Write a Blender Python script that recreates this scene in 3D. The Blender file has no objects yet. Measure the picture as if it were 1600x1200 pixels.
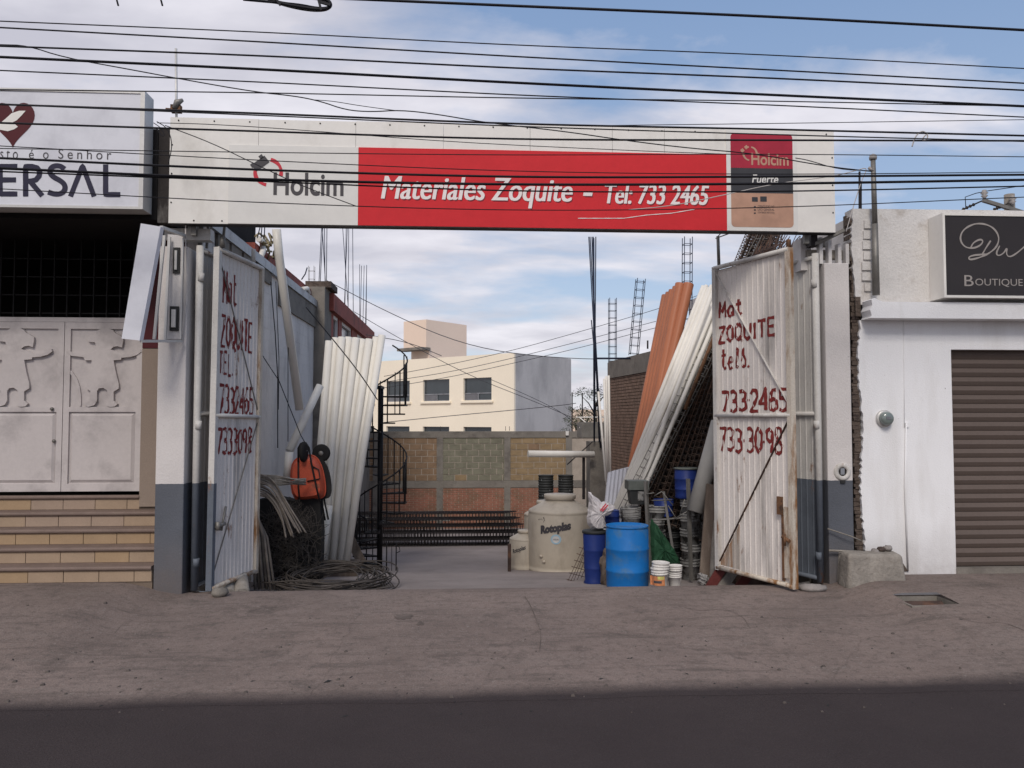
import bpy, math, random
from math import sin, cos, radians as rad, pi, atan2, hypot
from mathutils import Vector as V, Matrix
random.seed(7)
S = bpy.context.scene
COL = S.collection
# ------------------------------------------------------------------ camera
F = 1250.0; TH = rad(3.4); PT = rad(2.52)
CAM = V((0, -9.8, 2.07))
cam = bpy.data.cameras.new('camera'); camo = bpy.data.objects.new('camera', cam); COL.objects.link(camo)
cam.sensor_width = 36; cam.lens = 36 * F / 1600; cam.clip_end = 3000; cam.clip_start = 0.1
camo.location = CAM; camo.rotation_euler = (rad(90) + PT, 0, -TH); S.camera = camo
# ------------------------------------------------------------------ world
SUN_EL = rad(42); SUN_AZ = rad(191)      # azimuth from +Y clockwise: behind the camera, a little to the left
w = bpy.data.worlds.new('World'); S.world = w; w.use_nodes = True
nt = w.node_tree; nt.nodes.clear()
def N(t, **k):
    n = nt.nodes.new(t)
    for a, b in k.items(): setattr(n, a, b)
    return n
def L(a, b): nt.links.new(a, b)
def val(n, i, v): n.inputs[i].default_value = v
out = N('ShaderNodeOutputWorld'); bg = N('ShaderNodeBackground'); L(bg.outputs[0], out.inputs[0])
val(bg, 1, 0.105)
sky = N('ShaderNodeTexSky', sky_type='NISHITA'); sky.sun_disc = False; sky.sun_elevation = SUN_EL; sky.sun_rotation = SUN_AZ
sky.air_density = 1.0; sky.dust_density = 0.6; sky.ozone_density = 1.6
tc = N('ShaderNodeTexCoord')
sep = N('ShaderNodeSeparateXYZ'); L(tc.outputs['Generated'], sep.inputs[0])
# cloud plane projection: xy/(z+0.12)
za = N('ShaderNodeMath', operation='MAXIMUM'); L(sep.outputs[2], za.inputs[0]); val(za, 1, 0.0)
zb = N('ShaderNodeMath', operation='ADD'); L(za.outputs[0], zb.inputs[0]); val(zb, 1, 0.16)
dx = N('ShaderNodeMath', operation='DIVIDE'); L(sep.outputs[0], dx.inputs[0]); L(zb.outputs[0], dx.inputs[1])
dy = N('ShaderNodeMath', operation='DIVIDE'); L(sep.outputs[1], dy.inputs[0]); L(zb.outputs[0], dy.inputs[1])
cx = N('ShaderNodeCombineXYZ'); L(dx.outputs[0], cx.inputs[0]); L(dy.outputs[0], cx.inputs[1])
mp = N('ShaderNodeMapping'); L(cx.outputs[0], mp.inputs[0]); mp.inputs['Location'].default_value = (3.1, 0.6, 0); mp.inputs['Rotation'].default_value = (0, 0, rad(-12)); mp.inputs['Scale'].default_value = (0.8, 1.25, 1)
n1 = N('ShaderNodeTexNoise'); L(mp.outputs[0], n1.inputs['Vector']); val(n1, 'Scale', 1.1); val(n1, 'Detail', 9); val(n1, 'Roughness', 0.56); val(n1, 'Distortion', 0.25)
# a blue opening drifting in from the right and low in the middle
bx = N('ShaderNodeMath', operation='MULTIPLY'); L(sep.outputs[0], bx.inputs[0]); val(bx, 1, -0.24)
sb = N('ShaderNodeMath', operation='ADD'); L(n1.outputs[0], sb.inputs[0]); L(bx.outputs[0], sb.inputs[1])
cr = N('ShaderNodeValToRGB'); L(sb.outputs[0], cr.inputs[0])
cr.color_ramp.elements[0].position = 0.36; cr.color_ramp.elements[0].color = (0, 0, 0, 1)
cr.color_ramp.elements[1].position = 0.52; cr.color_ramp.elements[1].color = (1, 1, 1, 1)
n2 = N('ShaderNodeTexNoise'); L(mp.outputs[0], n2.inputs['Vector']); val(n2, 'Scale', 2.2); val(n2, 'Detail', 6); val(n2, 'Roughness', 0.55)
cc = N('ShaderNodeValToRGB'); L(n2.outputs[0], cc.inputs[0])
cc.color_ramp.elements[0].position = 0.35; cc.color_ramp.elements[0].color = (4.4, 4.25, 4.7, 1)
cc.color_ramp.elements[1].position = 0.66; cc.color_ramp.elements[1].color = (6.6, 6.35, 6.7, 1)
sm = N('ShaderNodeMix', data_type='RGBA'); sm.blend_type = 'MULTIPLY'; val(sm, 0, 1.0)
L(sky.outputs[0], sm.inputs[6]); sm.inputs[7].default_value = (1.35, 1.12, 1.0, 1)
gr_ = N('ShaderNodeValToRGB'); L(sep.outputs[2], gr_.inputs[0])
gr_.color_ramp.elements[0].position = 0.05; gr_.color_ramp.elements[0].color = (2.9, 3.8, 5.1, 1)
gr_.color_ramp.elements[1].position = 0.55; gr_.color_ramp.elements[1].color = (1.4, 2.35, 4.2, 1)
cm_ = N('ShaderNodeMix', data_type='RGBA'); val(cm_, 0, 0.72); L(sm.outputs[2], cm_.inputs[6]); L(gr_.outputs[0], cm_.inputs[7])
mx = N('ShaderNodeMix', data_type='RGBA'); mf = N('ShaderNodeMath', operation='MULTIPLY'); L(cr.outputs[0], mf.inputs[0]); val(mf, 1, 0.86)
L(mf.outputs[0], mx.inputs[0]); L(cm_.outputs[2], mx.inputs[6]); L(cc.outputs[0], mx.inputs[7])
L(mx.outputs[2], bg.inputs[0])
# ------------------------------------------------------------------ sun
sl = bpy.data.lights.new('sun', 'SUN'); sl.energy = 1.5; sl.angle = rad(18); sl.color = (1.0, 0.93, 0.85)
so = bpy.data.objects.new('sun', sl); COL.objects.link(so)
sd = V((sin(SUN_AZ) * cos(SUN_EL), cos(SUN_AZ) * cos(SUN_EL), sin(SUN_EL)))
so.rotation_euler = sd.to_track_quat('Z', 'Y').to_euler(); so.location = (0, -20, 30)
S.view_settings.view_transform = 'Standard'; S.view_settings.look = 'None'; S.view_settings.gamma = 1; S.view_settings.exposure = 0.42
try: S.view_settings.use_curve_mapping = False
except Exception: pass
S.render.engine = 'CYCLES'
# ------------------------------------------------------------------ projection helpers (pixel of the 1600x1200 photo -> real point)
FW = V((sin(TH) * cos(PT), cos(TH) * cos(PT), sin(PT))); RT = V((cos(TH), -sin(TH), 0)); UP = V((-sin(TH) * sin(PT), -cos(TH) * sin(PT), cos(PT)))
def ray(px, py): return FW + RT * ((px - 800) / F) + UP * ((600 - py) / F)
def A(px, py, Y): d = ray(px, py); return CAM + d * ((Y - CAM.y) / d.y)
def AX(px, py, X): d = ray(px, py); return CAM + d * ((X - CAM.x) / d.x)
def AD(px, py, dist): return CAM + ray(px, py) * dist
def sst(a, b, x):
    t = max(0.0, min(1.0, (x - a) / (b - a))); return t * t * (3 - 2 * t)
PTS = [(-60, -.16), (-3.52, -.142), (-3.42, -.125), (-1.6, -.06), (-0.35, -.004), (0, 0), (.25, -.03), (1.3, -.28), (4.9, -.69), (10.2, -1.08), (17.5, -1.6), (30, -1.75), (3000, -1.75)]
def T(x, y):
    for (a, za_), (b, zb_) in zip(PTS, PTS[1:]):
        if y <= b: z = za_ + (zb_ - za_) * (y - a) / (b - a); break
    k = sst(-3.3, -.6, y)
    z += k * (.15 * (1 - sst(-4.1, -3.35, x)) + .12 * sst(4.45, 5.0, x))
    return z
def G(px, py):
    d = ray(px, py); t = 3.0
    while t < 80:
        p = CAM + d * t
        if p.z <= T(p.x, p.y): return p
        t += .02
    return p
# ------------------------------------------------------------------ materials
def mat(name, col, rough=.75, var=.12, scale=2.5, bump=.15, bscale=60, metal=0, col2=None, s2=1.6, lo=.5, hi=.62, stretch=1.0, fine=.08, band=None, extra=None, spec=.22):
    m = bpy.data.materials.new(name); m.use_nodes = True; t = m.node_tree; n = t.nodes; l = t.links
    b = n['Principled BSDF']; b.inputs['Roughness'].default_value = rough; b.inputs['Metallic'].default_value = metal
    b.inputs['Specular IOR Level'].default_value = spec
    g = n.new('ShaderNodeNewGeometry'); pos = g.outputs['Position']
    def noise(sc, det=4, r=.6, st=1.0, off=0):
        mm = n.new('ShaderNodeMapping'); l.new(pos, mm.inputs[0]); mm.inputs['Scale'].default_value = (1, 1, 1 / st); mm.inputs['Location'].default_value = (off, off * .7, off * .3)
        k = n.new('ShaderNodeTexNoise'); l.new(mm.outputs[0], k.inputs['Vector']); k.inputs['Scale'].default_value = sc; k.inputs['Detail'].default_value = det; k.inputs['Roughness'].default_value = r
        return k.outputs[0]
    def ramp(x, a, c, ca=(0, 0, 0, 1), cb=(1, 1, 1, 1)):
        r = n.new('ShaderNodeValToRGB'); l.new(x, r.inputs[0]); e = r.color_ramp.elements
        e[0].position = a; e[1].position = c; e[0].color = ca; e[1].color = cb; return r.outputs[0]
    def mix(f, a, c, mode='MIX'):
        r = n.new('ShaderNodeMix'); r.data_type = 'RGBA'; r.blend_type = mode
        for i, v in ((0, f), (6, a), (7, c)):
            if hasattr(v, 'links') or hasattr(v, 'is_linked'): l.new(v, r.inputs[i])
            else: r.inputs[i].default_value = v if i == 0 else (tuple(v) + (1,))[:4]
        return r.outputs[2]
    lo_c = tuple(max(0, c * (1 - var)) for c in col) + (1,); hi_c = tuple(min(1, c * (1 + var)) for c in col) + (1,)
    c = ramp(noise(scale, 5, .6, stretch), .3, .7, lo_c, hi_c)
    if band:
        zb, bc = band
        sp = n.new('ShaderNodeSeparateXYZ'); l.new(pos, sp.inputs[0])
        wv = n.new('ShaderNodeMath'); wv.operation = 'MULTIPLY_ADD'; l.new(noise(18, 3, .6, 1, 5), wv.inputs[0]); wv.inputs[1].default_value = .012; l.new(sp.outputs[2], wv.inputs[2])
        lt = n.new('ShaderNodeMath'); lt.operation = 'LESS_THAN'; l.new(wv.outputs[0], lt.inputs[0]); lt.inputs[1].default_value = zb + .006
        b2 = ramp(noise(scale, 5, .6, stretch, 3), .3, .7, tuple(x * .85 for x in bc) + (1,), tuple(x * 1.15 for x in bc) + (1,))
        c = mix(lt.outputs[0], c, b2)
    if col2: c = mix(ramp(noise(s2, 6, .65, stretch, 11), lo, hi), c, col2)
    if extra: c = extra(n, l, pos, noise, ramp, mix, c)
    if fine:
        f = ramp(noise(bscale * 1.4, 3, .7), .25, .75, (1 - fine * 2,) * 3 + (1,), (1 + fine * 1.2,) * 3 + (1,))
        c = mix(1.0, c, f, 'MULTIPLY')
    l.new(c, b.inputs['Base Color'])
    if bump:
        bp = n.new('ShaderNodeBump'); bp.inputs['Strength'].default_value = bump; bp.inputs['Distance'].default_value = .02
        l.new(noise(bscale, 4, .65), bp.inputs['Height']); l.new(bp.outputs[0], b.inputs['Normal'])
    return m
GREYBAND = (.098, .105, .122)
ZB = 1.30
def rusty(n, l, pos, noise, ramp, mix, c):
    return mix(ramp(noise(5, 7, .75, 3, 21), .60, .68), c, (.22, .10, .045))
def wallcrack(n, l, pos, noise, ramp, mix, c):
    # sparse dark chips and faint grime rising from the foot of the wall
    c = mix(ramp(noise(9, 6, .7, 1, 31), .70, .735), c, (.14, .12, .10))
    sp = n.new('ShaderNodeSeparateXYZ'); l.new(pos, sp.inputs[0])
    a = n.new('ShaderNodeMapRange'); l.new(sp.outputs[2], a.inputs[0]); a.inputs[1].default_value = .75; a.inputs[2].default_value = 0.0; a.inputs[3].default_value = 0; a.inputs[4].default_value = .85
    mm = n.new('ShaderNodeMath'); mm.operation = 'MULTIPLY'; l.new(a.outputs[0], mm.inputs[0]); l.new(noise(4, 6, .7, 1, 41), mm.inputs[1])
    return mix(mm.outputs[0], c, (.17, .13, .105))
MT = {}
MT['white_wall'] = mat('white_wall', (.60, .575, .56), .85, .06, 1.6, .25, 45, col2=(.42, .39, .37), s2=1.3, lo=.52, hi=.75, extra=wallcrack, fine=.05)
MT['band_wall'] = mat('band_wall', (.60, .565, .545), .8, .07, 1.5, .3, 40, band=(ZB, GREYBAND), extra=wallcrack, fine=.05)
MT['bright_wall'] = mat('bright_wall', (.81, .805, .81), .85, .03, 1.5, .25, 50, col2=(.70, .685, .67), s2=1.5, lo=.50, hi=.72, stretch=5, extra=wallcrack, fine=.03)
MT['parapet'] = mat('parapet', (.62, .60, .58), .9, .09, 1.8, .5, 30, col2=(.42, .38, .34), s2=2.4, lo=.55, hi=.75, fine=.06)
MT['gate_sheet'] = mat('gate_sheet', (.72, .67, .625), .55, .08, 2.2, .1, 30, col2=(.30, .28, .26), s2=2.2, lo=.52, hi=.72, stretch=7, extra=rusty, fine=.06)
MT['gate_frame'] = mat('gate_frame', (.58, .56, .53), .55, .08, 3, .15, 30, col2=(.36, .33, .29), s2=3, lo=.52, hi=.7, stretch=4, extra=rusty, fine=.06)
MT['gate_band'] = mat('gate_band', (.55, .53, .50), .55, .08, 3, .15, 30, band=(ZB, (.11, .125, .15)), extra=rusty, fine=.06)
MT['gate_rust'] = mat('gate_rust', (.56, .50, .42), .7, .1, 4, .3, 35, col2=(.24, .12, .05), s2=4.5, lo=.48, hi=.60, stretch=5, fine=.1)
MT['rust'] = mat('rust', (.19, .10, .055), .85, .25, 8, .4, 60, metal=.2, col2=(.07, .045, .035), s2=9)
MT['red_paint'] = mat('red_paint', (.20, .030, .028), .75, .2, 12, 0, 40, col2=(.33, .20, .19), s2=30, lo=.64, hi=.74, fine=.1)
MT['sign_white'] = mat('sign_white', (.76, .735, .69), .5, .03, 1.2, .05, 8, col2=(.60, .57, .52), s2=1.2, lo=.55, hi=.75, stretch=2, fine=.02)
MT['sign_print'] = mat('sign_print', (.70, .685, .65), .45, .02, 1.5, .04, 6, fine=.02)
MT['sign_red'] = mat('sign_red', (.60, .026, .034), .65, .05, 1.2, .05, 6, fine=.03)
MT['text_white'] = mat('text_white', (.80, .74, .72), .5, .02, 3, 0, fine=0)
MT['text_dark'] = mat('text_dark', (.07, .065, .07), .5, .05, 3, 0, fine=0)
MT['text_navy'] = mat('text_navy', (.028, .026, .05), .4, .05, 3, 0, fine=0)
MT['text_shadow'] = mat('text_shadow', (.22, .02, .03), .5, .05, 3, 0, fine=0)
MT['bag_red'] = mat('bag_red', (.36, .022, .045), .5, .12, 6, .05, 6, fine=.03)
MT['bag_dark'] = mat('bag_dark', (.045, .045, .05), .5, .12, 6, .05, 6, fine=.03)
MT['bag_tan'] = mat('bag_tan', (.46, .27, .19), .5, .12, 5, .05, 6, fine=.03)
MT['logo_red'] = mat('logo_red', (.55, .04, .06), .5, .05, 3, 0, fine=0)
MT['maroon'] = mat('maroon', (.08, .012, .016), .45, .08, 4, 0, fine=.02)
MT['lightbox'] = mat('lightbox', (.66, .665, .71), .35, .03, 1.4, .04, 5, col2=(.48, .48, .52), s2=1.2, lo=.5, hi=.8, fine=.01)
MT['alu'] = mat('alu', (.55, .54, .52), .4, .06, 3, .05, 20, metal=.3, fine=.03)
MT['ballast'] = mat('ballast', (.03, .03, .03), .6, .2, 12, .2, 30)
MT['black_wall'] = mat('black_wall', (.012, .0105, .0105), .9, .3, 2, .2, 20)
MT['stain_wall'] = mat('stain_wall', (.035, .03, .028), .9, .3, 2, .3, 20, col2=(.13, .12, .11), s2=4, lo=.58, hi=.7, stretch=3)
MT['bars'] = mat('bars', (.009, .008, .008), .6, .2, 6, .1, 30)
MT['door_paint'] = mat('door_paint', (.53, .485, .47), .5, .05, 1.5, .06, 15, col2=(.31, .28, .275), s2=1.5, lo=.5, hi=.75, fine=.03)
MT['beige'] = mat('beige', (.27, .215, .175), .85, .06, 2, .2, 40, fine=.05)
MT['nosing'] = mat('nosing', (.19, .140, .118), .7, .12, 5, .2, 60, col2=(.2, .15, .12), s2=6, lo=.6, hi=.7)
MT['tile_a'] = mat('tile_a', (.34, .25, .175), .55, .08, 3, .08, 40, fine=.05)
MT['tile_b'] = mat('tile_b', (.335, .25, .19), .55, .08, 3, .08, 40, fine=.05)
MT['tile_c'] = mat('tile_c', (.35, .245, .15), .55, .08, 3, .08, 40, fine=.05)
MT['grout'] = mat('grout', (.17, .13, .10), .9, .1, 6, .2, 60)
MT['concrete'] = mat('concrete', (.21, .19, .165), .9, .15, 2, .4, 35, col2=(.13, .115, .10), s2=2.5, lo=.5, hi=.7)
MT['concrete_pale'] = mat('concrete_pale', (.27, .245, .215), .9, .2, 5, .9, 22, col2=(.2, .175, .15), s2=4, lo=.5, hi=.7)
MT['cement_grey'] = mat('cement_grey', (.47, .46, .46), .9, .06, .35, .2, 10, col2=(.32, .315, .32), s2=.5, lo=.45, hi=.7, stretch=2, fine=.03)
MT['cream'] = mat('cream', (.88, .79, .64), .85, .03, .5, .1, 10, fine=.02)
MT['cream_pink'] = mat('cream_pink', (.80, .64, .52), .85, .03, .5, .1, 10, fine=.02)
MT['glass_dark'] = mat('glass_dark', (.03, .04, .045), .12, .2, 1.5, 0, fine=0, spec=.8)
MT['glass_grey'] = mat('glass_grey', (.12, .12, .13), .2, .2, 1.5, 0, fine=0, spec=.8)
MT['yard_wall'] = mat('yard_wall', (.68, .64, .60), .85, .08, 1.2, .3, 30, col2=(.46, .43, .41), s2=1.4, lo=.5, hi=.72, stretch=2, fine=.05)
MT['brown_paint'] = mat('brown_paint', (.30, .085, .065), .8, .15, 1.5, .2, 30, col2=(.18, .06, .05), s2=2)
MT['brick_brown'] = mat('brick_brown', (.21, .14, .105), .9, .3, 6, .4, 50)
MT['brick_red'] = mat('brick_red', (.30, .14, .095), .9, .2, 3, .4, 50, col2=(.22, .13, .085), s2=2)
MT['brick_edge'] = mat('brick_edge', (.11, .085, .07), .95, .35, 9, .8, 30, col2=(.06, .045, .04), s2=10)
MT['block_a'] = mat('block_a', (.24, .16, .10), .9, .18, 3, .5, 40)
MT['block_b'] = mat('block_b', (.20, .19, .14), .9, .18, 3, .5, 40)
MT['block_c'] = mat('block_c', (.28, .20, .115), .9, .18, 3, .5, 40)
MT['mortar'] = mat('mortar', (.42, .36, .30), .95, .12, 5, .4, 50)
MT['pvc'] = mat('pvc', (.74, .71, .65), .35, .04, 1.2, .02, 8, col2=(.52, .49, .44), s2=1.5, lo=.55, hi=.75, stretch=3, fine=.02)
MT['pvc_grey'] = mat('pvc_grey', (.30, .29, .27), .45, .06, 2, .02, 8, fine=.02)
MT['pvc_orange'] = mat('pvc_orange', (.42, .155, .08), .45, .05, 1.5, .02, 8, col2=(.33, .13, .075), s2=2, lo=.5, hi=.7, stretch=4, fine=.02)
MT['hole'] = mat('hole', (.03, .027, .025), .95, .1, 3, 0, fine=0)
MT['steel_dark'] = mat('steel_dark', (.035, .03, .03), .6, .3, 8, .2, 50, metal=.4)
MT['steel_rusty'] = mat('steel_rusty', (.075, .05, .042), .75, .4, 5, .2, 50, metal=.3, col2=(.14, .075, .05), s2=3)
MT['steel_blue'] = mat('steel_blue', (.03, .038, .065), .6, .2, 5, .1, 50, metal=.3)
MT['steel_pale'] = mat('steel_pale', (.20, .19, .175), .55, .2, 5, .1, 50, metal=.5)
MT['galv'] = mat('galv', (.33, .34, .36), .45, .1, 3, .05, 30, metal=.5, col2=(.22, .22, .23), s2=3)
MT['stair_black'] = mat('stair_black', (.013, .012, .013), .55, .2, 6, .05, 40)
MT['barrow'] = mat('barrow', (.46, .085, .045), .4, .12, 4, .05, 30, col2=(.26, .08, .05), s2=4, lo=.56, hi=.68)
MT['rubber'] = mat('rubber', (.018, .017, .017), .85, .2, 8, .2, 60)
MT['hose'] = mat('hose', (.15, .13, .115), .8, .15, 5, .15, 60, col2=(.22, .19, .165), s2=4)
MT['hose_dark'] = mat('hose_dark', (.065, .056, .05), .75, .2, 6, .15, 60)
MT['drum_blue'] = mat('drum_blue', (.010, .14, .42), .5, .10, 2.5, .05, 12, col2=(.055, .15, .29), s2=5, lo=.50, hi=.70, fine=.03)
MT['drum_navy'] = mat('drum_navy', (.014, .03, .15), .45, .12, 3, .05, 12, fine=.03)
MT['tank'] = mat('tank', (.52, .46, .37), .45, .05, 1.5, .03, 8, col2=(.40, .345, .275), s2=3, lo=.50, hi=.72, stretch=2, fine=.02)
MT['tank_lid'] = mat('tank_lid', (.54, .48, .39), .5, .04, 2, .03, 8, fine=.02)
MT['sticker'] = mat('sticker', (.35, .52, .62), .5, .03, 3, 0, fine=0)
MT['bucket_grey'] = mat('bucket_grey', (.27, .265, .255), .6, .25, 5, .1, 40, col2=(.06, .055, .05), s2=9, lo=.50, hi=.60)  # base grey painted darker for shade; the blotches are stains
MT['bucket_white'] = mat('bucket_white', (.62, .60, .57), .5, .08, 6, .05, 30, col2=(.33, .30, .27), s2=10, lo=.62, hi=.72)
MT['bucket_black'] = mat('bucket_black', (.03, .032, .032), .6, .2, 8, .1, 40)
MT['lab_orange'] = mat('lab_orange', (.55, .22, .10), .5, .2, 20, 0)
MT['lab_yellow'] = mat('lab_yellow', (.55, .50, .15), .5, .2, 20, 0)
MT['tarp_green'] = mat('tarp_green', (.018, .065, .032), .75, .2, 6, .3, 30)
MT['sack'] = mat('sack', (.55, .52, .52), .7, .08, 6, .4, 30, fine=.06)
MT['plastic'] = mat('plastic', (.30, .29, .28), .35, .3, 12, .6, 40)
MT['wood'] = mat('wood', (.13, .10, .08), .85, .2, 5, .3, 40, stretch=8, col2=(.2, .16, .13), s2=4)
MT['maroon_steel'] = mat('maroon_steel', (.10, .025, .022), .6, .2, 5, .1, 40)
MT['shutter'] = mat('shutter', (.115, .088, .075), .55, .06, 1.2, .05, 20, fine=.04)
MT['meter_glass'] = mat('meter_glass', (.16, .19, .18), .15, .1, 4, 0, fine=0, spec=.8)
MT['cable'] = mat('cable', (.010, .010, .014), .6, .1, 4, 0, fine=0)
MT['cable_pale'] = mat('cable_pale', (.45, .42, .40), .6, .1, 4, 0, fine=0)
MT['ceramic'] = mat('ceramic', (.3, .28, .27), .4, .1, 4, 0, fine=0)
MT['boutique'] = mat('boutique', (.035, .030, .031), .35, .06, 2, 0, fine=.02)
MT['boutique_txt'] = mat('boutique_txt', (.32, .29, .27), .4, .05, 2, 0, fine=0)
MT['leaf'] = mat('leaf', (.045, .062, .03), .8, .4, 3, 0, fine=0)
MT['bark'] = mat('bark', (.06, .05, .04), .9, .3, 8, .4, 40)
MT['bin_rim'] = mat('bin_rim', (.10, .11, .10), .5, .2, 6, .05, 30)
MT['lattice'] = mat('lattice', (.075, .052, .041), .8, .35, 5, 0, fine=0, col2=(.09, .05, .035), s2=2.5)
MT['wire_haze'] = mat('wire_haze', (.07, .07, .08), .7, .1, 4, 0, fine=0)  # distant wires coloured greyer so the haze is in the paint
MT['stone'] = mat('stone', (.27, .245, .23), .9, .15, 6, .6, 25)
MT['blue_tarp'] = mat('blue_tarp', (.03, .045, .075), .8, .2, 6, .3, 20)
def road_mix(n, l, pos, noise, ramp, mix, c):
    # asphalt begins along a slightly slanting dusty line
    sp = n.new('ShaderNodeSeparateXYZ'); l.new(pos, sp.inputs[0])
    a = n.new('ShaderNodeMath'); a.operation = 'MULTIPLY_ADD'; l.new(sp.outputs[0], a.inputs[0]); a.inputs[1].default_value = -.012; l.new(sp.outputs[1], a.inputs[2])
    q = n.new('ShaderNodeMath'); q.operation = 'MULTIPLY_ADD'; l.new(noise(5, 8, .8, 1, 81), q.inputs[0]); q.inputs[1].default_value = .10; l.new(a.outputs[0], q.inputs[2])
    m = n.new('ShaderNodeMapRange'); l.new(q.outputs[0], m.inputs[0]); m.inputs[1].default_value = -3.07; m.inputs[2].default_value = -3.33; m.inputs[3].default_value = 0; m.inputs[4].default_value = 1
    asp = ramp(noise(1.2, 6, .7, 1, 15), .3, .7, (.039, .0305, .031, 1), (.049, .0385, .0385, 1))
    asp = mix(ramp(noise(60, 3, .8, 1, 19), .60, .72), asp, (.062, .053, .052))
    return mix(m.outputs[0], c, asp)
def pav(n, l, pos, noise, ramp, mix, c):
    c = mix(ramp(noise(.8, 7, .7, 1, 51), .45, .72), c, (.225, .18, .160))          # dusty drifts
    c = mix(ramp(noise(1.1, 7, .78, 1, 61), .54, .68), c, (.105, .086, .076))         # oil and damp patches
    c = mix(ramp(noise(6.5, 8, .8, 1, 71), .60, .66), c, (.23, .195, .175))
    ms_ = n.new('ShaderNodeMapping'); l.new(pos, ms_.inputs[0]); ms_.inputs['Scale'].default_value = (.28, 2.0, 1)
    ks_ = n.new('ShaderNodeTexNoise'); l.new(ms_.outputs[0], ks_.inputs['Vector']); ks_.inputs['Scale'].default_value = 3.2; ks_.inputs['Detail'].default_value = 8; ks_.inputs['Roughness'].default_value = .75
    c = mix(ramp(ks_.outputs[0], .52, .70), c, (.115, .094, .083)); c = mix(ramp(ks_.outputs[0], .30, .44, (.55, .55, .55, 1), (0, 0, 0, 1)), c, (.21, .178, .158))
    c = mix(ramp(noise(14, 6, .8, 1, 93), .50, .66), c, (.125, .103, .092)); c = mix(ramp(noise(22, 6, .8, 1, 95), .58, .66), c, (.26, .225, .20))
    c = mix(ramp(noise(30, 4, .8, 1, 91), .66, .72), c, (.07, .058, .052))
    v = n.new('ShaderNodeTexVoronoi'); v.feature = 'DISTANCE_TO_EDGE'; v.inputs['Scale'].default_value = .42
    mm = n.new('ShaderNodeMapping'); l.new(pos, mm.inputs[0]); mm.inputs['Location'].default_value = (1.7, 2.4, 0)
    wn = n.new('ShaderNodeTexNoise'); l.new(pos, wn.inputs['Vector']); wn.inputs['Scale'].default_value = 2.2; wn.inputs['Detail'].default_value = 6
    ad = n.new('ShaderNodeMix'); ad.data_type = 'VECTOR'; ad.inputs[0].default_value = .22; l.new(mm.outputs[0], ad.inputs[4]); l.new(wn.outputs[1], ad.inputs[5]); l.new(ad.outputs[1], v.inputs['Vector'])
    c = mix(ramp(v.outputs[0], 0.0, .004, (.28, .28, .28, 1), (0, 0, 0, 1)), c, (.06, .05, .045))
    return road_mix(n, l, pos, noise, ramp, mix, c)
MT['pavement'] = mat('pavement', (.200, .157, .138), .92, .2, .9, .5, 55, extra=pav, fine=.16)
def rd(n, l, pos, noise, ramp, mix, c):
    sp = n.new('ShaderNodeSeparateXYZ'); l.new(pos, sp.inputs[0])
    a = n.new('ShaderNodeMapRange'); l.new(sp.outputs[1], a.inputs[0]); a.inputs[1].default_value = -3.95; a.inputs[2].default_value = -3.5; a.inputs[3].default_value = 0; a.inputs[4].default_value = 1
    mm = n.new('ShaderNodeMath'); mm.operation = 'MULTIPLY'; l.new(a.outputs[0], mm.inputs[0]); l.new(ramp(noise(3.5, 7, .75, 1, 81), .35, .65), mm.inputs[1])
    return mix(mm.outputs[0], c, (.075, .062, .056))
MT['road'] = mat('road', (.033, .0275, .028), .88, .14, .7, .6, 90, extra=rd, fine=.2)
MT['yard_ground'] = mat('yard_ground', (.27, .235, .222), .92, .12, .8, .4, 50, col2=(.20, .173, .163), s2=.9, lo=.45, hi=.7, fine=.1)
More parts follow.
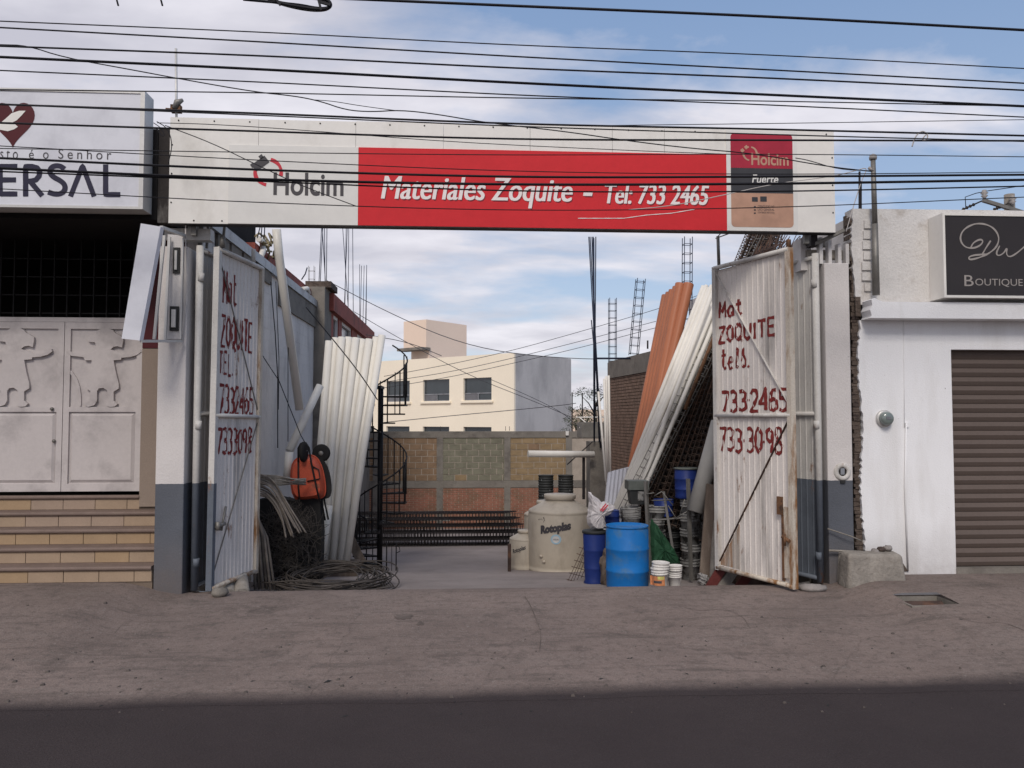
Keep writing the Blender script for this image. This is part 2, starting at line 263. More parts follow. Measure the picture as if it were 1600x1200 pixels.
# ------------------------------------------------------------------ mesh builder
class MB:
    def __init__(s): s.v = []; s.f = []; s.sm = []; s.mi = []; s.cur = 0
    def add(s, vs, fs, smooth=False):
        o = len(s.v); s.v += [V(p) for p in vs]
        for f in fs: s.f.append([i + o for i in f]); s.sm.append(smooth); s.mi.append(s.cur)
        return s
    def box(s, x0, x1, y0, y1, z0, z1):
        vs = [(x, y, z) for z in (z0, z1) for y in (y0, y1) for x in (x0, x1)]
        return s.add(vs, [(0, 2, 3, 1), (4, 5, 7, 6), (0, 1, 5, 4), (2, 6, 7, 3), (0, 4, 6, 2), (1, 3, 7, 5)])
    def hexa(s, b4, t4):   # bottom quad (ccw from above) + top quad
        return s.add(list(b4) + list(t4), [(3, 2, 1, 0), (4, 5, 6, 7), (0, 1, 5, 4), (1, 2, 6, 5), (2, 3, 7, 6), (3, 0, 4, 7)])
    def bar(s, p, q, w_, d_=None, up=V((0, 0, 1))):
        p = V(p); q = V(q); d_ = d_ or w_; t = (q - p).normalized()
        a = t.cross(up)
        if a.length < .01: a = t.cross(V((0, 1, 0)))
        a.normalize(); b = a.cross(t); a *= w_ / 2; b *= d_ / 2
        vs = [p - a - b, p + a - b, p + a + b, p - a + b, q - a - b, q + a - b, q + a + b, q - a + b]
        return s.add(vs, [(0, 1, 2, 3), (7, 6, 5, 4), (0, 4, 5, 1), (1, 5, 6, 2), (2, 6, 7, 3), (3, 7, 4, 0)])
    def tube(s, pts, r, n=6, cap=True, closed=False):
        pts = [V(p) for p in pts]; m = len(pts); rs = r if isinstance(r, (list, tuple)) else [r] * m
        o = len(s.v); prev = None
        for i, p in enumerate(pts):
            if closed: t = pts[(i + 1) % m] - pts[i - 1]
            else: t = pts[min(i + 1, m - 1)] - pts[max(i - 1, 0)]
            t.normalize()
            if prev is None:
                a = t.cross(V((0, 0, 1)))
                if a.length < .05: a = t.cross(V((0, 1, 0)))
            else: a = prev - t * prev.dot(t)
            a.normalize(); prev = a; b = t.cross(a)
            for k in range(n):
                g = 2 * pi * k / n; s.v.append(p + (a * cos(g) + b * sin(g)) * rs[i])
        for i in range(m if closed else m - 1):
            j = (i + 1) % m
            for k in range(n):
                s.f.append([o + i * n + k, o + i * n + (k + 1) % n, o + j * n + (k + 1) % n, o + j * n + k]); s.sm.append(True); s.mi.append(s.cur)
        if cap and not closed:
            s.f.append([o + k for k in range(n)][::-1]); s.sm.append(False); s.mi.append(s.cur)
            s.f.append([o + (m - 1) * n + k for k in range(n)]); s.sm.append(False); s.mi.append(s.cur)
        return s
    def lathe(s, prof, n=24, c=(0, 0, 0), smooth=True, cap=True):
        o = len(s.v); c = V(c)
        for r, z in prof:
            for k in range(n): g = 2 * pi * k / n; s.v.append(c + V((r * cos(g), r * sin(g), z)))
        for i in range(len(prof) - 1):
            for k in range(n):
                s.f.append([o + i * n + k, o + i * n + (k + 1) % n, o + (i + 1) * n + (k + 1) % n, o + (i + 1) * n + k]); s.sm.append(smooth); s.mi.append(s.cur)
        if cap:
            s.f.append([o + k for k in range(n)][::-1]); s.sm.append(False); s.mi.append(s.cur)
            e = o + (len(prof) - 1) * n; s.f.append([e + k for k in range(n)]); s.sm.append(False); s.mi.append(s.cur)
        return s
    def prism(s, poly, y0, y1):    # polygon in x,z extruded along y
        n = len(poly); vs = [(x, y0, z) for x, z in poly] + [(x, y1, z) for x, z in poly]
        fs = [tuple(range(n)), tuple(range(2 * n - 1, n - 1, -1))] + [(i, i + n, (i + 1) % n + n, (i + 1) % n) for i in range(n)]
        return s.add(vs, fs)
    def xf(s, M_): s.v = [M_ @ p for p in s.v]; return s
    def build(s, name, m, parent=None, org=None, **tags):
        if parent is not None:
            r = parent
            while r.parent: r = r.parent
            o = V(r['_o']) if '_o' in r else V((0, 0, 0))
            off = o
        else:
            if org is None:
                lo = V([min(p[i] for p in s.v) for i in range(3)]); hi = V([max(p[i] for p in s.v) for i in range(3)])
                org = V(((lo.x + hi.x) / 2, (lo.y + hi.y) / 2, lo.z))
            off = V(org)
        me = bpy.data.meshes.new(name); me.from_pydata([tuple(p - off) for p in s.v], [], s.f)
        me.polygons.foreach_set('use_smooth', s.sm)
        ms = m if isinstance(m, (list, tuple)) else [m]
        for k in ms: me.materials.append(MT[k])
        if len(ms) > 1: me.polygons.foreach_set('material_index', s.mi)
        me.update()
        ob = bpy.data.objects.new(name, me); COL.objects.link(ob)
        if parent is not None: ob.parent = parent
        else: ob.location = off; ob['_o'] = tuple(off)
        for k, v_ in tags.items(): ob[k] = v_
        return ob
def thing(name, label, cat, loc=(0, 0, 0), group=None):
    o = bpy.data.objects.new(name, None); COL.objects.link(o); o.empty_display_size = .2
    o.location = loc; o['_o'] = tuple(loc); o['label'] = label; o['category'] = cat
    if group: o['group'] = group
    return o
def local_thing(name, label, cat, group=None):       # parts given in its own coordinates, moved afterwards
    return thing(name, label, cat, (0, 0, 0), group)
def place(o, loc, rot=(0, 0, 0), label=None, group=None, cat=None):
    o.location = loc; o.rotation_euler = rot
    if label: o['label'] = label
    if group: o['group'] = group
    if cat: o['category'] = cat
    return o
def dup(o, parent=None):
    c = o.copy(); COL.objects.link(c)
    if parent is not None: c.parent = parent
    for ch in [k for k in o.children]: dup(ch, c)
    return c
def tag(o, label, cat, group=None):
    o['label'] = label; o['category'] = cat
    if group: o['group'] = group
    return o
def text_mb(body, x0, x1, z0, z1, y, shear=0, bold=0, depth=.004, xf=None, sp=1.0):
    cu = bpy.data.curves.new('lettering', 'FONT'); cu.body = body; cu.shear = shear; cu.offset = bold; cu.size = 1; cu.resolution_u = 4; cu.space_character = sp; cu.fill_mode = 'BOTH'
    ob = bpy.data.objects.new('lettering', cu); COL.objects.link(ob)
    bpy.context.view_layer.update()
    me = bpy.data.meshes.new_from_object(ob.evaluated_get(bpy.context.evaluated_depsgraph_get()))
    vs = [v_.co.copy() for v_ in me.vertices]; fs = [list(p.vertices) for p in me.polygons]
    bpy.data.objects.remove(ob); bpy.data.curves.remove(cu); bpy.data.meshes.remove(me)
    ax = min(v_.x for v_ in vs); bx_ = max(v_.x for v_ in vs); az = min(v_.y for v_ in vs); bz = max(v_.y for v_ in vs)
    o = MB()
    pts = []
    for v_ in vs:
        X = x0 + (v_.x - ax) / (bx_ - ax) * (x1 - x0); Z = z0 + (v_.y - az) / (bz - az) * (z1 - z0)
        pts.append(V((X, y, Z)) if xf is None else xf(X, Z))
    o.add(pts, fs)
    return o
RB = [0]
def ribbon(mb, pts, wd, f, taper=.18):
    RB[0] = (RB[0] + 1) % 5
    # stroke in (x,z) of half width wd, mapped to 3-D by f(x,z)
    P = []
    for (a, b) in zip(pts, pts[1:]):
        n = max(1, int(hypot(b[0] - a[0], b[1] - a[1]) / .012))
        for i in range(n): P.append((a[0] + (b[0] - a[0]) * i / n, a[1] + (b[1] - a[1]) * i / n))
    P.append(pts[-1]); vs = []; m = len(P)
    for i, p in enumerate(P):
        a = P[max(0, i - 1)]; b = P[min(m - 1, i + 1)]; tx = b[0] - a[0]; tz = b[1] - a[1]; l_ = hypot(tx, tz) or 1
        h = wd * (1 + taper * sin(i * .5 + pts[0][0] * 40)) ; nx = -tz / l_ * h; nz = tx / l_ * h
        e_ = V((0, -.0002 * RB[0] - 6e-6 * i, 0)); vs.append(f(p[0] + nx, p[1] + nz) + e_); vs.append(f(p[0] - nx, p[1] - nz) + e_)
    mb.add(vs, [(2 * i + 1, 2 * i, 2 * i + 2, 2 * i + 3) for i in range(m - 1)])
def arc(cx_, cz, rx, rz, a0, a1, n=14):
    return [(cx_ + rx * cos(rad(a0 + (a1 - a0) * i / n)), cz + rz * sin(rad(a0 + (a1 - a0) * i / n))) for i in range(n + 1)]
# ================================================================== SETTING
def sheet(name, m, xs, ys, f=None, skip=None):
    b = MB(); f = f or (lambda x, y: T(x, y)); nx = len(xs)
    vs = [(x, y, f(x, y)) for y in ys for x in xs]; fs = []
    for j in range(len(ys) - 1):
        for i in range(nx - 1):
            if skip and skip(i, j): continue
            fs.append((j * nx + i, j * nx + i + 1, (j + 1) * nx + i + 1, (j + 1) * nx + i))
    b.add(vs, fs, True); o = b.build(name, m, org=(0, 0, 0)); o['kind'] = 'structure'; return o
def lin(a, b, n): return [a + (b - a) * i / n for i in range(n + 1)]
p0 = G(1427, 947); p1 = G(1492, 934)
HX0, HX1, HY0, HY1 = p0.x, p0.x + .52, p0.y, p0.y + .42
xs = sorted(set([-60, -30, -15] + lin(-9, 9, 90) + [HX0, HX1] + [15, 30, 60])); ys = sorted(set(lin(-3.44, 0.6, 46) + [HY0, HY1]))
def hole(i, j): return HX0 - 1e-6 <= xs[i] < HX1 - 1e-6 and HY0 - 1e-6 <= ys[j] < HY1 - 1e-6
def pave(x, y): return T(x, y) + .006 * sin(x * 1.7 + y * 2.3) * sst(0, -.8, y) + .004 * sin(x * 5.1 - y * 3.7) * sst(0, -.8, y)
sheet('pavement', 'pavement', xs, ys, pave, hole)
sheet('road', 'pavement', [-200, -60, -30, -15] + lin(-9, 9, 90) + [15, 30, 60, 200], [-30, -14, -10, -8] + lin(-6, -3.5, 14) + [-3.44, -3.2], lambda x, y: T(x, y) if y < -3.5 else (pave(x, y) - (.0015 if y < -3.43 else .03)))
sheet('yard_ground', 'yard_ground', [-60, -20] + lin(-9, 9, 30) + [20, 60], [.6] + lin(1, 17.5, 33))
b = MB(); b.add([(-1500, 17.5, -1.62), (1500, 17.5, -1.62), (1500, 2500, -1.75), (-1500, 2500, -1.75)], [(0, 1, 2, 3)])
b.add([(-1500, -30, -.17), (1500, -30, -.17), (1500, -400, -.2), (-1500, -400, -.2)], [(3, 2, 1, 0)])
b.add([(60, -30, -.17), (1500, -30, -.17), (1500, 17.5, -.2), (60, 17.5, -.2)], [(0, 1, 2, 3)])
b.add([(-1500, -30, -.17), (-60, -30, -.17), (-60, 17.5, -.2), (-1500, 17.5, -.2)], [(0, 1, 2, 3)])
g = b.build('ground', 'yard_ground', org=(0, 0, 0)); g['kind'] = 'structure'

def bricks(x0, x1, z0, z1, bw, bh, j, depth=.03, bond=.5, jit=.004, rnd=random):
    """list of (x0,x1,z0,z1,proud) in running bond"""
    out_ = []; r = 0; z = z0
    while z < z1 - .02:
        zz = min(z + bh, z1); x = x0 - (bw + j) * (bond if r % 2 else 0)
        while x < x1 - .02:
            a = max(x, x0); c = min(x + bw, x1)
            if c - a > .02: out_.append((a, c, z, zz, depth + rnd.uniform(-jit, jit)))
            x += bw + j
        z += bh + j; r += 1
    return out_

# ---------------------------------------------------------------- overhead helper for boxes by pixel
def X_at(px, Y): return A(px, 600, Y).x
def Z_at(px, py, Y): return A(px, py, Y).z

# ================================================================== CHURCH (left)
YD = 1.0                                            # plane of the doors
cx1 = X_at(245, 0)                                  # right end of the church front
ch = thing('church_building', 'church front at the left edge with carved pale doors, stone steps and dark grille opening', 'building', (-5, 1, 0))
zdt = Z_at(100, 503, YD); zdb = Z_at(100, 768, YD); xpl = X_at(222, YD)
b = MB(); b.box(xpl, cx1 - .002, YD - .02, YD + .5, zdb - .2, Z_at(235, 545, YD)); b.build('side_wall', 'beige', ch)
b = MB(); b.box(xpl, cx1 - .002, YD - .015, YD + .5, Z_at(235, 544, YD), Z_at(235, 350, YD) + .4); b.build('maroon_panel', 'maroon', ch)
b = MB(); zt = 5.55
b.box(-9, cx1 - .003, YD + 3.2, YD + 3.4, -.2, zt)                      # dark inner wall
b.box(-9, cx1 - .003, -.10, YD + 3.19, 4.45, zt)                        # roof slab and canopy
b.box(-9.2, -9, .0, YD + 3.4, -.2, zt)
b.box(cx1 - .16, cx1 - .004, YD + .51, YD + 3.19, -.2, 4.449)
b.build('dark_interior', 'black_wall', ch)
b = MB(); b.box(cx1 + .001, X_at(255, -.1) + .04, -.09, .9, 4.42, zt + .02); b.build('stained_parapet', 'stain_wall', ch)
b = MB(); b.box(-9, xpl - .001, YD + .0, YD + .12, zdt + .001, zdt + .06); b.build('lintel', 'door_paint', ch)
# grille
k = 0; x = -6.6
gb = MB()
while x < xpl:
    q = MB(); q.bar((x, YD + .03, zdt + .06), (x, YD + .03, 4.45), .014); q.build('grille_bar', 'bars', ch); x += .17
z = zdt + .12
while z < 4.4:
    q = MB(); q.bar((-6.7, YD + .045, z), (xpl, YD + .045, z), .014); q.build('grille_bar', 'bars', ch); z += .24
# door leaves
fig = [(135,528),(142,526),(150,524),(151,518),(157,514),(168,513),(177,516),(181,521),(187,524),(193,528),(193,533),(191,543),(184,541),(178,542),(173,546),(183,549),(191,552),(205,554),(213,550),(216,545),(220,546),(221,550),(214,555),(203,558),(190,559),(190,562),(178,563),(181,580),(186,600),(186,607),(181,610),(178,612),(178,626),(184,631),(180,635),(172,636),(166,633),(170,628),(168,610),(162,606),(155,607),(152,611),(152,626),(148,633),(138,636),(132,631),(140,627),(142,611),(135,607),(137,598),(142,580),(144,563),(133,563),(131,558),(112,556),(104,549),(105,546),(112,550),(130,553),(146,549),(152,545),(149,535),(139,534)]
hemline = [(104, 576), (112, 580), (120, 592), (124, 604), (126, 618), (126, 634), (123, 634), (123, 618), (120, 605), (116, 595), (110, 585), (102, 580)]
def pz(px, py, Y, ax=160): p = A(px, py, Y); return (p.x, p.z)
def leafdoor(xa, xb, dxf, hinge):
    d = MB(); d.box(xa, xb, YD + .03, YD + .07, zdb, zdt - .002); do = d.build('door', 'door_paint', ch)
    m = .075; zm = Z_at(100, 640, YD); gp = .0
    # stiles and rails proud of the leaf, leaving recessed panels
    fr = MB()
    fr.box(xa, xa + m, YD, YD + .029, zdb, zdt - .002); fr.box(xb - m, xb, YD, YD + .029, zdb, zdt - .002)
    fr.box(xa + m, xb - m, YD, YD + .029, zdb, zdb + .10); fr.box(xa + m, xb - m, YD, YD + .029, zm - .03, zm + .035); fr.box(xa + m, xb - m, YD, YD + .029, zdt - .09, zdt - .002)
    fr.build('stile_and_rail_frame', 'door_paint', do)
    pn = MB(); e = .05
    b4 = [(xa + m + .015, YD + .028, zdb + .115), (xb - m - .015, YD + .028, zdb + .115), (xb - m - .015, YD + .028, zm - .045), (xa + m + .015, YD + .028, zm - .045)]
    t4 = [(xa + m + e, YD + .004, zdb + .15), (xb - m - e, YD + .004, zdb + .15), (xb - m - e, YD + .004, zm - .08), (xa + m + e, YD + .004, zm - .08)]
    pn.add(b4 + t4, [(7, 6, 5, 4), (0, 1, 5, 4), (1, 2, 6, 5), (2, 3, 7, 6), (3, 0, 4, 7)]); pn.build('raised_panel', 'door_paint', do)
    f = MB(); f.prism([(lambda p: (p[0] + dxf, p[1]))(pz(a, c, YD)) for a, c in fig], YD - .012, YD + .0295); f.build('child_figure_relief', 'door_paint', do)
    f = MB(); f.prism([(lambda p: (p[0] + dxf, p[1]))(pz(a, c, YD)) for a, c in hemline], YD + .008, YD + .0295); f.build('relief_line', 'door_paint', do)
    return do
xm = X_at(99, YD); lw = xpl - .002 - (xm + .004)
for kk in range(3):
    xa = xm + .004 - kk * (lw + .008); do = leafdoor(xa, xa + lw, -kk * (X_at(162, YD) - X_at(22, YD)) if kk < 2 else -(X_at(162, YD) - X_at(22, YD)) - (lw + .008), 0)
    if kk == 1:
        for (a, c) in ((82, 639), (85, 689)):
            q = MB(); p = A(a, c, YD); q.lathe([(0.001, 0), (.02, 0), (.024, .012), (.018, .03), (.001, .034)], 12); q.xf(Matrix.Translation((p.x, YD - .001, p.z)) @ Matrix.Rotation(rad(90), 4, 'X')); q.build('door_knob', 'steel_pale', do)
# steps
Z0 = .15; R = .186; TR = .25
st = thing('stone_steps', 'five stone steps with yellowish tiled risers under the carved church doors', 'steps', (-6, .5, .15))
b = MB()
for k in range(5):
    b.box(-9, cx1 - .012, k * TR + .012, YD + .03, Z0 + R * k - (.3 if k == 0 else 0), Z0 + R * (k + 1) - .042)
b.build('step_core', 'grout', st)
for k in range(5):
    y = k * TR; zt_ = Z0 + R * (k + 1); xr = (cx1 - .014) if k < 4 else xpl
    q = MB(); prof = [(y - .035, zt_ - .028), (y - .03, zt_ - .012), (y - .018, zt_ - .002), (y + (TR if k < 4 else .0) + .004 + (0 if k < 4 else -.0), zt_), ]
    ye = y + TR if k < 4 else YD + .03
    pr = [(y - .022, zt_ - .05), (y - .036, zt_ - .036), (y - .038, zt_ - .02), (y - .030, zt_ - .006), (y - .015, zt_), (ye, zt_), (ye, zt_ - .041), (y + .012, zt_ - .05)]
    n = len(pr); q.add([(-9, a, c) for a, c in pr] + [(xr, a, c) for a, c in pr], [tuple(range(n)), tuple(range(2 * n - 1, n - 1, -1))] + [(i, i + n, (i + 1) % n + n, (i + 1) % n) for i in range(n)])
    q.build('step_nosing', 'nosing', st)
    tw = .405; x = xr - random.uniform(.12, .38); first = True; xe = xr
    while xe > -6.6:
        x = max(x, -6.6); q = MB(); pr_ = random.uniform(0, .003)
        q.box(x + .004, xe - .004, y - .002 - pr_, y + .0115, Z0 + R * k + .003, zt_ - .053); q.build('riser_tile', random.choice(['tile_a', 'tile_a', 'tile_b', 'tile_c']) if k != 2 else 'tile_c', st)
        xe = x; x -= tw
# illuminated sign box
Ys = -.35
sg = thing('church_sign', 'pale backlit church sign box with maroon heart and large navy letters', 'sign', (-5, Ys, 4.9))
sx1 = X_at(218, Ys); szt = Z_at(215, 144, Ys); szb = Z_at(215, 327, Ys)
b = MB(); b.box(-8.2, sx1 - .05, Ys, -.11, szb + .03, szt - .02); b.build('sign_face', 'lightbox', sg)
b = MB(); b.box(-8.25, sx1, Ys - .012, -.10, szt - .02, szt + .012); b.box(-8.25, sx1, Ys - .012, -.10, szb, szb + .03); b.box(sx1 - .05, sx1, Ys - .012, -.10, szb + .03, szt - .02); b.build('sign_frame', 'alu', sg)
def stext(body, pa, pb, m, par, Y, **kw):
    p = A(pa[0], pa[1], Y); q = A(pb[0], pb[1], Y)
    return text_mb(body, p.x, q.x, p.z, q.z, Y, **kw).build('lettering', m, par)
# ERSAL: geometric strokes of even width, the A without a bar
yl = Ys - .003
def pl(px, py): p = A(px, py, yl); return (p.x, p.z)
def smooth2(pts, it=2):
    for _ in range(it):
        o = [pts[0]]
        for a, c in zip(pts, pts[1:]): o += [(a[0] * .75 + c[0] * .25, a[1] * .75 + c[1] * .25), (a[0] * .25 + c[0] * .75, a[1] * .25 + c[1] * .75)]
        pts = o + [pts[-1]]
    return pts
lt = MB(); W_ = .030
flat = lambda x, z: V((x, yl, z))
for s_ in ([(27, 260), (0, 260), (0, 303), (27, 303)], [(0, 281), (25, 281)]): ribbon(lt, [pl(*p) for p in s_], W_, flat, .02)
for s_ in ([(40, 307), (40, 260), (50, 260), (58, 262), (62, 268), (61, 275), (56, 281), (48, 283), (44, 283)], [(47, 283), (66, 306)]): ribbon(lt, [pl(*p) for p in s_], W_, flat, .02)
ribbon(lt, [pl(*p) for p in smooth2([(101, 264), (94, 259), (84, 259), (78, 264), (78, 271), (84, 277), (94, 282), (101, 288), (102, 296), (97, 302), (87, 304), (75, 300)])], W_, flat, .02)
for s_ in ([(110, 307), (129, 259), (147, 307)],): ribbon(lt, [pl(*p) for p in s_], W_ * .95, flat, .02)
ribbon(lt, [pl(*p) for p in [(165, 257), (165, 304), (188, 304)]], W_, flat, .02)
for s_ in ([(-100, 258), (-100, 290), (-94, 302), (-84, 304), (-76, 300), (-70, 290), (-70, 258)], [(-56, 306), (-56, 259), (-26, 304), (-26, 257)]): ribbon(lt, [pl(*p) for p in s_], W_, flat, .02)
lt.build('lettering', 'text_navy', sg)
for bd, ua, va, ub, vb in (('Jesus Cri', -118, 248, -5, 234), ('sto', 0, 248, 28, 235), ('é', 45, 248, 53, 234), ('o', 67, 248, 76, 238), ('Senhor', 91, 248, 174, 234)): stext(bd, (ua, va), (ub, vb), 'text_dark', sg, yl, sp=1.5)
def heart(cx_, cy_, s_):
    pts = []
    for i in range(48):
        t = 2 * pi * i / 48; x = 16 * sin(t) ** 3; y = 13 * cos(t) - 5 * cos(2 * t) - 2 * cos(3 * t) - cos(4 * t)
        pts.append((cx_ + x * s_, cy_ - y * s_ * 1.15))
    return pts
b = MB(); hp = [pl(x, y) for x, y in heart(20, 190, 2.15)]; b.add([V((x, yl, z)) for x, z in hp], [tuple(range(48))]); b.build('heart_emblem', 'maroon', sg)
b = MB(); yl2 = Ys - .006
dv = [(-20, 196), (-8, 188), (2, 191), (8, 186), (18, 177), (30, 173), (40, 173), (34, 180), (26, 188), (20, 191), (28, 198), (22, 202), (12, 205), (2, 203), (-8, 202)]
b.add([V((A(x, y, yl2).x, yl2, A(x, y, yl2).z)) for x, y in dv], [tuple(range(len(dv)))]); b.build('dove_emblem', 'sign_white', sg)

# ================================================================== GATE PILLARS
def pillar(nm, label, x0, x1, y0, y1, z0, z1, extra=None):
    t = thing(nm, label, 'pillar', ((x0 + x1) / 2, (y0 + y1) / 2, z0))
    b = MB(); n = 14; zs = lin(z0 - .1, z1, n)
    for i in range(n):
        pass
    b.box(x0, x1, y0, y1, z0 - .1, z1); o = b.build('shaft', 'band_wall', t)
    m = o.modifiers.new('edge', 'BEVEL'); m.width = .012; m.segments = 2
    return t
xL0, xL1 = X_at(245, 0), X_at(290, 0)
pL = pillar('gate_pillar', 'white and grey painted pillar between the church steps and the left gate', xL0 + .002, xL1, 0, .42, .05, Z_at(290, 385, 0))
xR0, xR1 = X_at(1291, 0.05), X_at(1330, 0.05)
pR = pillar('gate_pillar', 'white and grey painted pillar right of the open gate with a round meter socket', xR0, xR1, .05, .55, .02, Z_at(1310, 411, .05))
# round meter socket in right pillar
p = A(1316, 737, .05)
b = MB(); b.lathe([(.055, -.004), (.055, .02), (.085, .024), (.105, .018), (.112, .0), (.112, -.004)], 28, cap=False); b.xf(Matrix.Translation((p.x, .05, p.z)) @ Matrix.Rotation(rad(90), 4, 'X')); b.build('socket_ring', 'gate_frame', pR)
b = MB(); b.lathe([(.001, .002), (.08, .004), (.08, .0)], 24, cap=False); b.xf(Matrix.Translation((p.x, .05, p.z)) @ Matrix.Rotation(rad(90), 4, 'X')); b.build('socket_hole', 'hole', pR)
b = MB(); b.box(p.x - .03, p.x + .02, .028, .045, p.z - .035, p.z + .045); b.lathe([(.001, .03), (.018, .03), (.02, .0)], 12, c=(0, 0, 0)) if False else None; b.build('socket_contact', 'galv', pR)
b = MB(); b.box(p.x - .03, p.x + .03, .03, .05, p.z - .145, p.z - .105); b.build('socket_clip', 'ballast', pR)
# concrete stub beams on the right pillar
q = thing('concrete_roof_stub', 'short concrete beam ends with small openings on top of the right gate pillar', 'beam', (xR0 + .1, .3, 4.3))
zA = Z_at(1310, 411, .05)
b = MB(); b.box(X_at(1252, .3), X_at(1268, .3), .25, .5, 4.0, 4.42); b.build('post', 'white_wall', q)
b = MB(); b.box(X_at(1262, .25), X_at(1325, .25), .2, .32, zA + .09, zA + .2); b.build('lower_beam', 'concrete_pale', q)
b = MB(); b.box(X_at(1262, .25), X_at(1300, .25), .25, .34, zA + .26, zA + .36); b.build('upper_beam', 'concrete_pale', q)
for a in (1284, 1298, 1313, 1325):
    b = MB(); xx = X_at(a, .15); b.box(xx - .022, xx + .022, .1, .19, zA - .0, zA + .34 - (.0 if a < 1310 else .08)); b.build('stub_post', 'white_wall', q)
b = MB(); b.bar((X_at(1275, .1), .1, zA + .24), (X_at(1315, .1), -.05, zA + .40), .07, .04); b.build('bracket', 'steel_pale', q)
b = MB(); b.box(X_at(1268, .12), X_at(1278, .12), .06, .2, zA + .22, zA + .37); b.build('hinge_box', 'steel_dark', q)

# ================================================================== SIGN over the entrance
Yb = -.1; sx0, sx1_ = X_at(258, Yb), X_at(1310, Yb); sz1 = Z_at(300, 184, Yb); sz0 = Z_at(300, 349, Yb)
sn = thing('entrance_sign', 'long white and red sign board spanning the yard entrance with white italic lettering', 'sign', ((sx0 + sx1_) / 2, Yb, sz0))
wid = sx1_ - sx0; xx = sx0; edges = [0, .128, .27, .40, .53, .655, .735, .86, 1.0]
for i in range(8):
    b = MB(); b.box(sx0 + wid * edges[i] + .002, sx0 + wid * edges[i + 1] - .002, Yb, Yb + .10, sz0, sz1 + random.uniform(-.004, .004)); b.build('sheet_panel', 'sign_white', sn)
b = MB(); b.box(sx0, sx1_, Yb - .006, Yb + .12, sz0 - .011, sz0 - .001); b.build('bottom_channel', 'steel_dark', sn)
bolt = None
def boltat(x, z):
    q = MB(); q.lathe([(.001, .008), (.008, .008), (.010, 0)], 8, cap=False); q.xf(Matrix.Translation((x, Yb - .0005, z)) @ Matrix.Rotation(rad(90), 4, 'X')); return q.build('bolt', 'steel_dark', sn)
for i in range(20): boltat(sx0 + .1 + i * (wid - .2) / 19, sz1 - .035)
for i in range(8): boltat(sx0 + .3 + i * .33, sz0 + .035) if i < 3 else None
for zz in (.25, .6, .95): boltat(sx0 + .03, sz0 + zz); boltat(sx1_ - .03, sz0 + zz)
Y1 = Yb - .012
def quad(pa, pb, Y, d, name, m, par):
    p = A(pa[0], pa[1], Y); q = A(pb[0], pb[1], Y); b = MB(); b.box(p.x, q.x, Y, Y + d, min(p.z, q.z), max(p.z, q.z)); return b.build(name, m, par)
zrt = Z_at(558, 230, Y1); zrb = sz0 + .003
xa, xb, xc = X_at(352, Y1), X_at(557, Y1), X_at(1139, Y1)
b = MB(); b.box(xa, xb - .001, Y1, Yb - .001, zrb, zrt); b.build('white_banner', 'sign_print', sn)
b = MB(); b.box(xb + .001, xc, Y1, Yb - .001, zrb, zrt); b.build('red_banner', 'sign_red', sn)
Y2 = Y1 - .003
stext('Holcim', (427, 305), (537, 271), 'text_dark', sn, Y2, bold=.022)
def tshadow(body, pa, pb, **kw):
    stext(body, (pa[0] + 2, pa[1] + 2), (pb[0] + 2, pb[1] + 2), 'text_shadow', sn, Y2 + .001, **kw)
    for j, d_ in enumerate((-1.0, -.35, .35, 1.0)): stext(body, (pa[0] + d_, pa[1]), (pb[0] + d_, pb[1]), 'text_white', sn, Y2 - .001 - .0004 * j, **kw)
tshadow('Materiales Zoquite', (596, 322), (894, 280), shear=.22)
tshadow('-', (912, 306), (925, 301), shear=.2)
tshadow('Tel: 733 2465', (946, 318), (1107, 290), shear=.22)
# logo: broken red ring with black squares
b = MB(); f2 = lambda x, z: V((x, Y2, z)); c = A(419, 269, Y2); rr = .155
for a0, a1 in ((80, -15), (118, 100), (175, 262)): ribbon(b, arc(c.x, c.z, rr, rr, a0, a1), .021, f2)
b.build('logo_ring', 'logo_red', sn)
b = MB()
for (u, v, s) in ((402, 259, .062), (412, 252, .062), (408, 245, .03), (395, 258, .03)):
    p = A(u, v, Y2); ca, sa = cos(rad(38)) * s, sin(rad(38)) * s
    b.add([(p.x + ca * i_ - sa * j_, Y2 - .001 - .0004 * (u % 4), p.z + sa * i_ + ca * j_) for i_, j_ in ((-.8, -.8), (.8, -.8), (.8, .8), (-.8, .8))], [(0, 1, 2, 3)])
b.build('logo_squares', 'text_dark', sn)
# cement bag panel
def roundrect(x0, x1, z0, z1, r, pinch=.0):
    pts = []
    for cxx, czz, a in ((x1 - r, z0 + r, -90), (x1 - r, z1 - r, 0), (x0 + r, z1 - r, 90), (x0 + r, z0 + r, 180)):
        for i in range(5): g = rad(a + 90 * i / 4); pts.append((cxx + r * cos(g), czz + r * sin(g)))
    return pts
P0 = A(1139, 361, Y1); bgx1 = X_at(1251, Y1)
b = MB(); b.box(xc + .001, bgx1, Y1, Yb - .001, zrb, Z_at(1140, 203, Y1)); b.build('bag_banner', 'sign_print', sn)
xa, xb = X_at(1146, Y2), X_at(1244, Y2); z3, z2, z1_, z0_ = Z_at(1195, 209, Y2), Z_at(1195, 263, Y2), Z_at(1195, 302, Y2), Z_at(1195, 355, Y2)
b = MB(); pts = [p for p in roundrect(xa, xb, z0_, z3, .05)]
top = [p for p in pts if p[1] > z2]; bot = [p for p in pts if p[1] < z1_]
def flatpoly(poly, Y, name, m):
    q = MB(); q.prism(poly, Y, Y + .002); return q.build(name, m, sn)
flatpoly([(xb, z2)] + [p for p in pts if p[1] > z2 and p[0] > (xa + xb) / 2] + [p for p in pts if p[1] > z2 and p[0] < (xa + xb) / 2] + [(xa, z2)], Y2, 'bag_top', 'bag_red')
